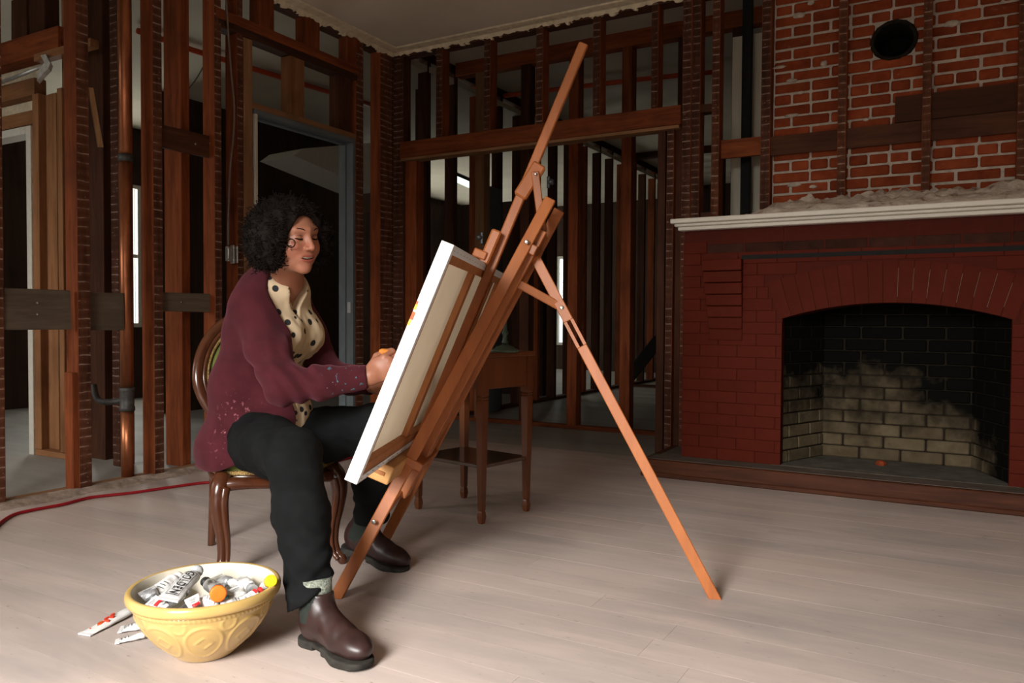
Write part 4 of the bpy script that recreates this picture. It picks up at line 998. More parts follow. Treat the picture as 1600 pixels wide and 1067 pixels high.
o = mesh_obj('bowl_lining', v2, f2_, M['creamglaze'], smooth=True); o.parent = BW
# tilt so that the lowest point touches the floor
bpy.context.view_layer.update()
lowz = min((BW.matrix_world @ Vector(p)).z for p in v1[:seg*8]); BW.location.z -= lowz

M['tubewhite'] = plain('white_enamel_tube', (0.66, 0.66, 0.65), 0.35, var=0.06, sc=14, bmp=0.25)
M['tubemetal'] = plain('scuffed_aluminium_tube', (0.55, 0.56, 0.57), 0.35, 0.6, var=0.25, sc=30, bmp=0.5)
M['ink'] = plain('black_label_ink', (0.02, 0.02, 0.022), 0.5, var=0.1)
CAPS = {k: plain('cap_'+k, c_, 0.4, var=0.08) for k, c_ in dict(white=(0.78, 0.78, 0.76), black=(0.02, 0.02, 0.02), orange=(0.78, 0.16, 0.02), yellow=(0.88, 0.60, 0.02), red=(0.62, 0.03, 0.03), grey=(0.40, 0.41, 0.42), teal=(0.03, 0.22, 0.25)).items()}
TUBES = 'paint tubes heaped in the bowl'
def paint_tube(crimp, capend, wid, label, capcol='white', normal=None, mat='tubewhite', swatch=None, text=None, seed=0, lines=True, group=TUBES, capr=None, flat=0.30):
    """squeezed paint tube from its folded crimp to its cap; local x = along (crimp -> cap), y = across, z = label normal"""
    crimp, capend = Vector(crimp), Vector(capend); X = (capend-crimp); L = X.length; X.normalize()
    up_ = Vector(normal) if normal is not None else Vector((0, 0, 1)); Zl = (up_-X*up_.dot(X)).normalized(); Y = Zl.cross(X)
    T = empty('paint_tube'); T.matrix_world = Matrix(((X.x, Y.x, Zl.x, crimp.x), (X.y, Y.y, Zl.y, crimp.y), (X.z, Y.z, Zl.z, crimp.z), (0, 0, 0, 1)))
    tag(T, label, 'paint tube', group); r = wid/2
    capL = min(0.018, L*0.16); bodyL = L-capL-0.008; V = []; Fc = []; ns, na = 22, 24
    cr = capr or r*0.62
    for i in range(ns+1):
        s = i/ns; x = 0.010+s*(bodyL-0.010)
        w_ = r*(1.0-0.18*s) if s < 0.9 else r*(0.82-0.3*((s-0.9)/0.1)**2)
        h_ = 0.0022+(r*0.80*flat/0.3*0.62-0.0022)*(math.sin(max(0.0, min(1, s*1.15))*math.pi/2)**1.1)
        if s > 0.9: h_ *= 1-0.30*((s-0.9)/0.1)**2
        for k in range(na):
            a = 2*math.pi*k/na; nz_ = mnoise.noise((s*6+seed*3.3, math.cos(a)*1.5, math.sin(a)*1.5+seed)); kx = 1+0.05*nz_
            V.append((x, math.cos(a)*w_*kx, math.sin(a)*h_*(1+0.30*nz_)+0.004*mnoise.noise((s*3.1, seed*1.7, 0))*s*0.5))
    for i in range(ns):
        for k in range(na): Fc.append((i*na+k, i*na+(k+1) % na, (i+1)*na+(k+1) % na, (i+1)*na+k))
    Fc.append(tuple(range(na-1, -1, -1))); Fc.append(tuple(ns*na+k for k in range(na)))
    o = mesh_obj('tube_body', V, Fc, M[mat], T, smooth=True)
    bm = bmesh.new(); bar_bm(bm, (0, 0, 0.0), (0.012, 0, 0.0), r*2.04, 0.0052, (0, 0, 1), 0.0012); bm_obj('crimp_fold', bm, M[mat], T)
    cm = CAPS[capcol]
    def capf(i, r_, z, a): return 0.0006*math.sin(a*22) if 1 <= i <= 3 else 0
    v_, f_ = lathe_geo([(cr*0.45, -0.010), (cr*0.45, -0.002), (cr, 0.0), (cr, capL*0.8), (cr*0.94, capL), (cr*0.80, capL+0.0006), (cr*0.4, capL+0.0007), (0.0005, capL+0.0007)], 32, capf)
    v_ = np.stack([v_[:, 2]+bodyL+0.008, v_[:, 0], v_[:, 1]], 1); mesh_obj('cap', v_, f_, cm, T, smooth=True)
    def surf(s): return 0.0022+(r*0.80*flat/0.3*0.62-0.0022)*(math.sin(max(0.0, min(1, s*1.15))*math.pi/2)**1.1)*1.12+0.002
    def decal(name, x0, x1, y0, y1, mt_):
        P = []; Fq = []; nn = 6
        for i in range(nn+1):
            x = x0+(x1-x0)*i/nn; s = (x-0.010)/(bodyL-0.010)
            for yv in np.linspace(y0, y1, 4): wv = r*(1-0.18*s); P.append((x, yv, surf(s)*math.sqrt(max(0.05, 1-(yv/wv)**2))+0.0006))
        for i in range(nn):
            for k in range(3): Fq.append((i*4+k, (i+1)*4+k, (i+1)*4+k+1, i*4+k+1))
        return mesh_obj(name, P, Fq, mt_, T)
    if swatch: decal('paint_swatch', bodyL*0.62, bodyL*0.86, -r*0.55, r*0.55, CAPS[swatch])
    if lines and not text:
        for k in range(3): decal('label_line', bodyL*(0.20+0.12*k), bodyL*(0.225+0.12*k), -r*(0.5-0.1*(k % 2)), r*(0.45-0.15*k), M['ink'])
    if text:
        cu_ = bpy.data.curves.new('lettering', 'FONT'); cu_.body = text; cu_.size = r*1.15; cu_.align_x = 'CENTER'; cu_.align_y = 'CENTER'; cu_.space_character = 1.06; cu_.offset = r*0.016
        to = bpy.data.objects.new('lettering_tmp', cu_); COL.objects.link(to); dg = bpy.context.evaluated_depsgraph_get(); me = bpy.data.meshes.new_from_object(to.evaluated_get(dg)); bpy.data.objects.remove(to)
        co = np.empty(len(me.vertices)*3); me.vertices.foreach_get('co', co); co = co.reshape(-1, 3); tw = np.ptp(co[:, 0]); sc_ = bodyL*0.66/tw
        xs = bodyL*0.50-co[:, 0]*sc_; ys = -co[:, 1]*1.0; S = (xs-0.010)/(bodyL-0.010)
        zs = np.array([surf(a_)*math.sqrt(max(0.05, 1-(b_/(r*(1-0.18*a_)))**2))+0.0013 for a_, b_ in zip(S, ys)])
        me.vertices.foreach_set('co', np.stack([xs, ys, zs], 1).ravel()); me.materials.clear(); me.materials.append(M['ink']); me.update()
        lo = bpy.data.objects.new('lettering', me); link(lo, T)
        decal('label_frame', bodyL*0.14, bodyL*0.155, -r*0.60, r*0.60, M['ink']); decal('label_frame', bodyL*0.845, bodyL*0.86, -r*0.60, r*0.60, M['ink']); decal('label_frame', bodyL*0.14, bodyL*0.86, -r*0.62, -r*0.58, M['ink']); decal('label_frame', bodyL*0.14, bodyL*0.86, r*0.58, r*0.62, M['ink'])
    return T
V3 = Vector
cdir = (CAM - Vector((bc.x, bc.y, 0.2))).normalized()
def bz(px, py, z): return onZ(px, py, z)
nU = (Vector((0, 0, 1))+cdir*0.75).normalized()
TL = [  # crimp px,py,z | cap px,py,z | width | cap | swatch | text | mat | label
 ((261, 938, .195), (309, 891, .205), .054, 'grey', None, 'GOLDEN', 'tubewhite', 'white paint tube lettered in black capitals on top of the heap', 1),
 ((242, 925, .165), (266, 893, .170), .046, 'white', None, None, 'tubewhite', 'fat white paint tube leaning behind the lettered one, at the left back of the bowl', 2),
 ((217, 921, .175), (243, 941, .150), .044, 'grey', None, None, 'tubemetal', 'crumpled silver paint tube with square fold against the left bowl wall', 3),
 ((216, 944, .180), (262, 953, .165), .044, 'white', 'red', None, 'tubewhite', 'white paint tube with red mark lying along the front left rim of the bowl', 4),
 ((337, 935, .185), (304, 944, .170), .040, 'white', None, None, 'tubewhite', 'short paint tube end with small black print in front of the orange cap', 5),
 ((299, 932, .200), (308, 957, .160), .036, 'red', 'red', None, 'tubewhite', 'crushed white paint tube with dark red smear near the front rim', 6),
 ((337, 912, .170), (341, 928, .200), .044, 'orange', None, None, 'tubemetal', 'paint tube showing a wide orange cap in the middle of the heap', 7),
 ((337, 898, .155), (366, 912, .165), .040, 'white', None, None, 'tubemetal', 'silver paint tube behind the orange cap, at the back of the bowl', 8),
 ((372, 903, .165), (396, 921, .165), .044, 'grey', None, None, 'tubewhite', 'white paint tube with grey label band at the right back of the bowl', 9),
 ((413, 918, .150), (424, 907, .200), .036, 'yellow', None, None, 'tubewhite', 'paint tube with round yellow cap sticking up at the right rim', 10),
 ((365, 918, .190), (380, 942, .160), .046, 'white', None, None, 'tubewhite', 'crumpled white paint tube standing on its cap right of the orange one', 11),
 ((386, 934, .170), (408, 921, .178), .026, 'red', 'red', None, 'tubewhite', 'small paint tube with red cap near the right rim', 12),
 ((390, 938, .165), (330, 950, .165), .042, 'white', None, None, 'tubewhite', 'wrinkled white paint tube lying along the front right rim', 13),
 ((352, 930, .145), (320, 905, .145), .046, 'black', None, None, 'tubemetal', 'dull silver paint tube underneath the orange-capped one', 14),
 ((280, 962, .140), (310, 940, .140), .044, 'black', None, None, 'tubemetal', 'dark scuffed paint tube deep in the front of the heap', 15),
 ((240, 955, .130), (280, 915, .130), .050, 'grey', None, None, 'tubemetal', 'grey paint tube mostly buried under the lettered tube', 16),
 ((400, 915, .130), (345, 940, .125), .050, 'teal', None, None, 'tubewhite', 'paint tube buried low on the right side of the heap', 17),
]
zin = [0.012, 0.03, 0.055, 0.085, 0.115, 0.145, 0.168, 0.185]; rin = [0.03, 0.085, 0.118, 0.142, 0.160, 0.172, 0.177, 0.180]
def inside(p, rad):
    p = Vector(p); q = Vector((p.x-bc.x, p.y-bc.y)); mx = np.interp(p.z-rad*0.5, zin, rin)*0.96-rad*0.75
    if p.z < 0.185 and q.length > mx: q *= mx/q.length
    return Vector((bc.x+q.x, bc.y+q.y, p.z))
for (a, b_, wd, cap_, sw, tx, mt_, lb, sd) in TL:
    T_ = paint_tube(inside(bz(*a), wd/2), inside(bz(*b_), wd/2*0.7), wd, lb, cap_, nU, mt_, sw, tx, sd, capr=0.021 if cap_ == 'orange' else (0.0165 if cap_ == 'yellow' else None), flat=0.30 if tx or sd in (4, 13) else 0.42)
# three tubes on the floor by the bowl
FT = 'paint tubes on the floor'
up_ = Vector((0, 0, 1))
def ft(a, b_, wd, lb, sw=None, sd=0, za=0.004, zb=0.016, **k):
    A = bz(a[0], a[1], za); B = bz(b_[0], b_[1], zb); return paint_tube(A, B, wd, lb, 'white', up_, 'tubewhite', sw, None, sd, group=FT, **k)
t_ = ft((131, 992), (214, 948), .044, 'white paint tube with red and orange smears lying leftmost on the floor', None, 21, lines=False)
M['redsmear'] = plain('red_smear', (0.62, 0.06, 0.03), 0.4, var=0.3)
for k, (x_, y_, rx, ry, mt_) in enumerate(((0.062, 0.002, 0.012, 0.006, 'orangepaint'), (0.078, -0.004, 0.005, 0.009, 'redsmear'), (0.088, 0.006, 0.009, 0.003, 'redsmear'), (0.100, -0.002, 0.006, 0.007, 'redsmear'), (0.110, 0.005, 0.008, 0.003, 'redsmear'), (0.03, 0.008, 0.002, 0.002, 'orangepaint'))):
    n_ = 10; P = [(x_+rx*math.cos(2*math.pi*q/n_)*(1+0.3*mnoise.noise((k, q, 0.5))), y_+ry*math.sin(2*math.pi*q/n_), 0.0030+0.11*x_) for q in range(n_)]
    P = P+[(p[0], p[1], p[2]-0.008) for p in P]; mesh_obj('paint_smear', P, [tuple(range(n_))]+[(q, n_+q, n_+(q+1) % n_, (q+1) % n_) for q in range(n_)], M[mt_], t_)
ft((186, 984), (246, 972), .046, 'white paint tube tucked under the left side of the bowl', None, 22)
ft((180, 1003), (242, 988), .030, 'thin flattened white paint tube on the floor touching the front of the bowl', None, 23)

# ================================================================== PIPES, CABLES, SMALL WALL THINGS
m, nt, b = new_mat('aged_copper'); v = coords(nt, (1, 1, 0.3)); c = ramp(nt, [(0.3, (0.20, 0.060, 0.026)), (0.6, (0.52, 0.19, 0.085)), (0.8, (0.60, 0.26, 0.13))], noise(nt, v, 7, 5, 0.6))
nt.links.new(c, b.inputs['Base Color']); b.inputs['Metallic'].default_value = 0.85; b.inputs['Roughness'].default_value = 0.38; M['copper'] = m
M['castiron'] = plain('grey_cast_fitting', (0.085, 0.080, 0.075), 0.5, 0.4, var=0.3)
pp = onZ(199.5, 750, 0.0); pr_ = 0.0345
PI = empty('copper_pipe', (pp.x, pp.y, 0)); tag(PI, 'tall copper drain pipe standing inside the left stud wall', 'pipe')
def pi(o): return put(o, PI)
zj_ = (Vector(at(201, 250, (pp-CAM).dot(VF)))).z; zt_ = (Vector(at(200, 623, (pp-CAM).dot(VF)))).z
pi(lathe('lower_pipe', [(pr_*0.98, 0.0), (pr_*0.98, zt_-0.06)], M['copper'], seg=28, loc=(pp.x, pp.y, 0)))
pi(lathe('tee_fitting', [(pr_, zt_-0.065), (pr_*1.18, zt_-0.065), (pr_*1.18, zt_-0.045), (pr_*1.08, zt_-0.04), (pr_*1.08, zt_+0.04), (pr_*1.18, zt_+0.045), (pr_*1.18, zt_+0.065), (pr_, zt_+0.065)], M['castiron'], seg=28, loc=(pp.x, pp.y, 0)))
pi(lathe('middle_pipe', [(pr_, zt_+0.06), (pr_, zj_)], M['copper'], seg=28, loc=(pp.x, pp.y, 0)))
pi(lathe('coupling', [(pr_, zj_-0.02), (pr_*1.12, zj_-0.02), (pr_*1.12, zj_+0.02), (pr_, zj_+0.02)], M['castiron'], seg=28, loc=(pp.x, pp.y, 0)))
pi(lathe('upper_pipe', [(pr_*1.02, zj_), (pr_*1.02, 3.0)], M['copper'], seg=28, loc=(pp.x, pp.y, 0)))
dp = (pp-CAM).dot(VF)
pts = [at(196, 624, dp), at(180, 627, dp-0.02), at(164, 628, dp-0.03), at(153, 624, dp-0.03), at(148, 612, dp-0.03), at(146, 600, dp-0.03)]
q = spline([list(p) for p in pts], 6); pi(tube('elbow_arm', q, 0.017, M['castiron'], seg=14))
# red cord along the wall
M['redcord'] = plain('red_rubber_cord', (0.30, 0.012, 0.018), 0.5, var=0.1)
pts = [onZ(px, py, 0.008) for px, py in ((-420, 1010), (-200, 960), (-60, 880), (-20, 838), (2, 816), (22, 804), (50, 797), (98, 788), (125, 781), (150, 776), (205, 770), (260, 762), (310, 755), (345, 752), (400, 742), (470, 735), (560, 712), (600, 705))]
tag(tube('power_cord', spline([list(p) for p in pts], 8), 0.0075, M['redcord'], seg=10), 'red power cord trailing along the floor by the left wall', 'cord')
# grey cable hanging beside the door studs, clipped to a metal box
M['greycable'] = plain('grey_cable', (0.16, 0.13, 0.105), 0.6)
pts = [onX(px, py, XL+0.012) for px, py in ((353, -8), (356, 40), (361, 110), (366, 165), (365, 210), (360, 260), (358, 310), (357, 352), (357, 384))]
tag(tube('hanging_cable', spline([list(p) for p in pts], 8), 0.0055, M['greycable'], seg=8), 'grey electric cable hanging down the stud left of the doorway', 'cable')
M['galv'] = plain('galvanised_steel', (0.55, 0.54, 0.50), 0.35, 0.7, var=0.2)
p0_, p1_ = onX(350, 411, XL), onX(367, 384, XL)
EB = empty('junction_box', (XL, (p0_.y+p1_.y)/2, (p0_.z+p1_.z)/2)); tag(EB, 'small galvanised junction box bracket on the stud left of the doorway', 'junction box')
ya_, yb_, za_, zb_ = p0_.y, p1_.y, p0_.z, p1_.z; ym_ = (ya_+yb_)/2
put(box('box_body', XL+0.001, XL+0.028, ya_+0.008, ym_, za_+0.012, zb_-0.012, M['galv'], bev=0.002), EB)
put(box('clamp_plate', XL+0.001, XL+0.034, ym_+0.004, ym_+0.012, za_, zb_, M['galv'], bev=0.001), EB); put(box('clamp_plate', XL+0.001, XL+0.034, yb_-0.010, yb_-0.003, za_+0.006, zb_-0.004, M['galv'], bev=0.001), EB)
put(box('clamp_bar', XL+0.012, XL+0.030, ya_, yb_, zb_-0.020, zb_-0.012, M['galv'], bev=0.001), EB); put(box('clamp_bar', XL+0.012, XL+0.030, ya_, yb_, za_+0.020, za_+0.028, M['galv'], bev=0.001), EB)
# leaning lath stick, crumpled flashing, red water lines
M['lathwood'] = wood('bare_lath', (0.30, 0.16, 0.08), (0.46, 0.28, 0.15), 'z')
o = bar('lath_strip', onX(141, 137, XL-0.045), onX(157, 230, XL-0.045), 0.030, 0.009, (1, 0, 0), M['lathwood'], bev=0.001); tag(o, 'loose wooden lath strip hanging at a slant beside the copper pipe', 'lath')
M['flash'] = plain('crumpled_white_flashing', (0.55, 0.53, 0.49), 0.5, 0.2, var=0.2)
P0 = [onY(px, py, YP-0.03) for px, py in ((68, 92), (76, 90), (83, 104), (80, 112), (72, 120), (62, 131), (66, 112), (74, 103))]
P1 = [p+Vector((0.02, -0.03, 0.01)) for p in P0]
n_ = len(P0); V = [list(p) for p in P0]+[list(p) for p in P1]; Fc = [tuple(range(n_)), tuple(range(2*n_-1, n_-1, -1))]+[(k, (k+1) % n_, n_+(k+1) % n_, n_+k) for k in range(n_)]
fo = mesh_obj('flashing_scrap', V, Fc, M['flash']); tag(fo, 'crumpled pale metal scrap hooked over the framing at upper left', 'scrap')
o = tube('conduit', [list(onY(-20, 137, YP-0.04)), list(onY(20, 122, YP-0.04)), list(onY(68, 103, YP-0.04))], 0.012, M['galv'], seg=10); tag(o, 'thin metal conduit running to the crumpled scrap at upper left', 'conduit')
M['pex'] = plain('red_plastic_pipe', (0.62, 0.090, 0.030), 0.45, var=0.05)
def pex(pts, lb): return tag(tube('water_pipe', [list(p) for p in pts], 0.022, M['pex'], seg=10), lb, 'pipe', 'red water pipes under the ceilings')
pex([onZ(215, 48, 2.99), onZ(300, 78, 2.99), onZ(430, 118, 2.99), onZ(600, 170, 2.99)], 'red plastic water pipe under the ceiling beyond the left wall')
pex([onZ(640, 168, 3.15), onZ(800, 148, 3.15), onZ(1000, 124, 3.15), onZ(1120, 112, 3.15)], 'red plastic water pipe under the ceiling behind the back wall')
wire = spline([list(onX(px, py, -5.2)) for px, py in ((278, 150), (295, 138), (310, 118), (322, 95))], 8)
tag(tube('loose_wire', wire, 0.0045, M['greycable'], seg=6), 'thin loose wire drooping under the ceiling beyond the left wall', 'wire')
# bright strip of unknown origin in the far room; glow and fittings added
m, nt, b = new_mat('bright_strip_glow'); b.inputs['Emission Color'].default_value = (0.85, 1, 0.88, 1); b.inputs['Emission Strength'].default_value = 1.3; b.inputs['Base Color'].default_value = (0.8, 0.8, 0.8, 1); M['stripglow'] = m
a_, b_ = at(699, 273, 9.2), at(752, 296, 8.9); LS = empty('bright_strip', (a_+b_)/2); tag(LS, 'bright white strip in the far room behind the easel, built as an added glowing bar', 'light')
put(bar('tube', a_, b_, 0.05, 0.075, (0, 0, 1), M['stripglow']), LS); put(bar('added_bar', a_+Vector((0, 0, 0.055)), b_+Vector((0, 0, 0.055)), 0.09, 0.03, (0, 0, 1), M['blackplastic']), LS)
for p in (a_, b_): put(bar('added_rod', p+Vector((0, 0, 0.06)), Vector((p.x, p.y, 3.2)), 0.008, 0.008, (1, 0, 0), M['blackplastic']), LS)
# ================================================================== PERSON (signed-distance modelling, one continuous body)
RH = Vector((_cy, _sy, 0)); FH = Vector((-_sy, _cy, 0))
def J(px, py, d):
    p = at(px, py, d); return np.array([p.dot(RH), p.dot(FH), p.z])     # (a: picture right, b: depth, z)
def nrm(v): v = np.asarray(v, float); return v/np.linalg.norm(v)
def smin(a, b, k):
    h = np.clip(0.5+0.5*(b-a)/k, 0, 1); return b+(a-b)*h-k*h*(1-h)
def smax(a, b, k): return -smin(-a, -b, k)
def s_ell(P, c, r, B=None):
    q = P-np.asarray(c)
    if B is not None: q = q @ np.asarray(B).T
    r = np.asarray(r, float); k0 = np.linalg.norm(q/r, axis=1); k1 = np.linalg.norm(q/(r*r), axis=1)+1e-9; return k0*(k0-1)/k1
def s_cone(P, a, b, ra, rb):
    a, b = np.asarray(a, float), np.asarray(b, float); d = b-a; t = np.clip(((P-a)@d)/(d@d), 0, 1); return np.linalg.norm(P-a-t[:, None]*d, axis=1)-(ra+(rb-ra)*t)
def s_path(P, pts, k=None):
    """chain of round cones through (x,y,z,r)"""
    D = None
    for p, q in zip(pts[:-1], pts[1:]):
        d = s_cone(P, p[:3], q[:3], p[3], q[3]); D = d if D is None else (np.minimum(D, d) if not k else smin(D, d, k))
    return D
def s_econe(P, a, b, side, r0, r1):
    """elliptical tapered limb: r = (along side, across)"""
    a, b = np.asarray(a, float), np.asarray(b, float); d = b-a; L = np.linalg.norm(d); dn = d/L; s = np.asarray(side, float); s = nrm(s-dn*(s@dn)); u = np.cross(dn, s)
    q = P-a; t = np.clip((q@dn)/L, 0, 1); rs = r0[0]+(r1[0]-r0[0])*t; ru = r0[1]+(r1[1]-r0[1])*t; e = q-t[:, None]*d
    x, y, z = e@s, e@u, e@dn; m_ = np.minimum(rs, ru); k0 = np.sqrt((x/rs)**2+(y/ru)**2+(z/m_)**2)
    k1 = np.sqrt((x/rs**2)**2+(y/ru**2)**2+(z/m_**2)**2)+1e-9; return k0*(k0-1)/k1
def sdf_mesh(fn, lo, hi, h, block=8):
    """sparse surface nets -> verts (n,3), quads (m,4)"""
    lo, hi = np.asarray(lo, float), np.asarray(hi, float); nb = np.ceil((hi-lo)/(h*block)).astype(int)
    I = np.stack(np.meshgrid(*[np.arange(n) for n in nb], indexing='ij'), -1).reshape(-1, 3)
    C_ = lo+(I+0.5)*h*block; keep = np.zeros(len(C_), bool)
    for s in range(0, len(C_), 200000): keep[s:s+200000] = np.abs(fn(C_[s:s+200000])) < h*block*1.35
    I = I[keep]; I = I[np.lexsort((I[:, 2]//4, I[:, 1]//4, I[:, 0]//4))]; o = np.stack(np.meshgrid(*[np.arange(block+1)]*3, indexing='ij'), -1).reshape(-1, 3)
    n1 = block+1; NX = (nb*block+2).astype(np.int64); cells_k = []; cells_p = []; quads = []
    def key(c): return (c[:, 0]*NX[1]+c[:, 1])*NX[2]+c[:, 2]
    for s in range(0, len(I), 64):
        bi = I[s:s+64]; G = (bi[:, None, :]*block+o[None]); P = lo+G.reshape(-1, 3)*h
        D = fn(P).reshape(len(bi), n1, n1, n1); ins = D < 0
        cnt = np.zeros((len(bi), block, block, block), int); acc = np.zeros((len(bi), block, block, block, 3)); num = np.zeros((len(bi), block, block, block))
        sl = lambda dx, dy, dz: (slice(None), slice(dx, dx+block), slice(dy, dy+block), slice(dz, dz+block))
        for dx in (0, 1):
            for dy in (0, 1):
                for dz in (0, 1): cnt += ins[sl(dx, dy, dz)]
        act = (cnt > 0) & (cnt < 8)
        for ax in range(3):
            for u in (0, 1):
                for v in (0, 1):
                    c0 = [0, 0, 0]; oth = [q for q in range(3) if q != ax]; c0[oth[0]] = u; c0[oth[1]] = v; c1 = list(c0); c1[ax] = 1
                    a, b_ = D[sl(*c0)], D[sl(*c1)]; x = (a < 0) != (b_ < 0); t = np.where(x, a/(a-b_+1e-20), 0)
                    pos = [np.where(x, c0[q]+(t if q == ax else 0), 0) for q in range(3)]
                    for q in range(3): acc[..., q] += pos[q]
                    num += x
        w_ = np.argwhere(act); cell = bi[w_[:, 0]]*block+w_[:, 1:]
        p_ = acc[act]/num[act][:, None]; cells_k.append(key(cell)); cells_p.append(lo+(cell+p_)*h)
        for ax in range(3):
            oth = [(ax+1) % 3, (ax+2) % 3]
            s0 = [slice(None)]+[slice(0, block)]*3; s1 = list(s0); s1[ax+1] = slice(1, block+1)
            a, b_ = ins[tuple(s0)], ins[tuple(s1)]; e = np.argwhere(a != b_)
            if not len(e): continue
            g = bi[e[:, 0]]*block+e[:, 1:]; fl_ = a[tuple(e.T)]
            o1 = np.zeros(3, int); o1[oth[0]] = 1; o2 = np.zeros(3, int); o2[oth[1]] = 1
            k4 = np.stack([key(g-o1-o2), key(g-o2), key(g), key(g-o1)], 1); k4[~fl_] = k4[~fl_][:, ::-1]; quads.append(k4)
    K = np.concatenate(cells_k); Pp = np.concatenate(cells_p); K, ui = np.unique(K, return_index=True); Pp = Pp[ui]
    Q = np.concatenate(quads); ix = np.searchsorted(K, Q); ix = np.clip(ix, 0, len(K)-1); ok = (K[ix] == Q).all(1)
    return Pp, ix[ok]
def fast_mesh(name, V, Q, mats, parent=None, cols=None, fm=None):
    me = bpy.data.meshes.new(name); n = len(Q); me.vertices.add(len(V)); me.vertices.foreach_set('co', np.asarray(V, np.float32).ravel())
    me.loops.add(n*4); me.loops.foreach_set('vertex_index', np.asarray(Q, np.int32).ravel()); me.polygons.add(n)
    me.polygons.foreach_set('loop_start', np.arange(0, n*4, 4, dtype=np.int32)); me.polygons.foreach_set('use_smooth', np.ones(n, bool))
    for m_ in (mats if isinstance(mats, (list, tuple)) else [mats]): me.materials.append(m_)
    if fm is not None: me.polygons.foreach_set('material_index', np.asarray(fm, np.int32))
    me.update(calc_edges=True); me.validate()
    if cols is not None:
        at_ = me.color_attributes.new('Col', 'FLOAT_COLOR', 'POINT'); at_.data.foreach_set('color', np.hstack([cols, np.ones((len(cols), 1))]).astype(np.float32).ravel())
    o = bpy.data.objects.new(name, me); return link(o, parent)
def submesh(V, Q, mask):
    q = Q[mask]; u, inv = np.unique(q, return_inverse=True); return V[u], inv.reshape(-1, 4)
def smooth_v(V, Q, it=1, lam=0.5):
    V = V.copy(); n = len(V)
    for _ in range(it):
        S = np.zeros((n, 3)); c = np.zeros(n)
        for k in range(4):
            a, b_ = Q[:, k], Q[:, (k+1) % 4]; np.add.at(S, a, V[b_]); np.add.at(S, b_, V[a]); np.add.at(c, a, 1); np.add.at(c, b_, 1)
        V += lam*(S/np.maximum(c, 1)[:, None]-V)
    return V
def fbm(P, f, seed=0.0):
    """cheap smooth pseudo-noise for cloth folds"""
    x, y, z = (P*f).T; return (np.sin(x*1.7+np.sin(y*1.3+seed)*1.6+seed)+np.sin(y*1.9+np.sin(z*1.5+seed*2)*1.7)+np.sin(z*1.6+np.sin(x*1.4-seed)*1.8))/3

# ---- pose -----------------------------------------------------------
HIPR, HIPL = J(398, 690, 2.80), J(440, 688, 3.02); HIPC = (HIPR+HIPL)/2
KNR, ANR = J(459, 712, 2.42), J(488, 945, 2.19)
KNL, ANL = J(588, 668, 2.80), J(579, 838, 2.90)
WAIST, CHEST, UPPER, NECKB = J(398, 602, 2.90), J(424, 518, 2.86), J(432, 460, 2.84), J(446, 426, 2.79)
SHR, SHL = J(398, 480, 2.72), J(456, 470, 3.05)
ELR, WRR = J(443, 603, 2.60), J(578, 588, 2.62)
ELL, WRL = J(512, 585, 2.98), J(585, 602, 2.86)
TF = nrm((0.95, -0.31, 0)); TLf = nrm((0.31, 0.95, 0)); ZU = np.array([0, 0, 1.0])
HC = J(455, 367, 2.64); ph = math.radians(9); yw = math.radians(53)
HY = np.array([math.sin(yw)*math.cos(ph), -math.cos(yw)*math.cos(ph), -math.sin(ph)])
HX = nrm(np.cross(ZU, HY)); HZ_ = np.cross(HY, HX); HZ_ = -HZ_ if HZ_[2] < 0 else HZ_
rl = math.radians(5); HX, HZ_ = HX*math.cos(rl)+HZ_*math.sin(rl), HZ_*math.cos(rl)-HX*math.sin(rl)      # head tipped a little
HB = np.stack([HX, HY, HZ_])                    # rows: her left, forward, up
def toH(P): return (P-HC)@HB.T
def fromH(p): return HC+np.asarray(p, float)@HB

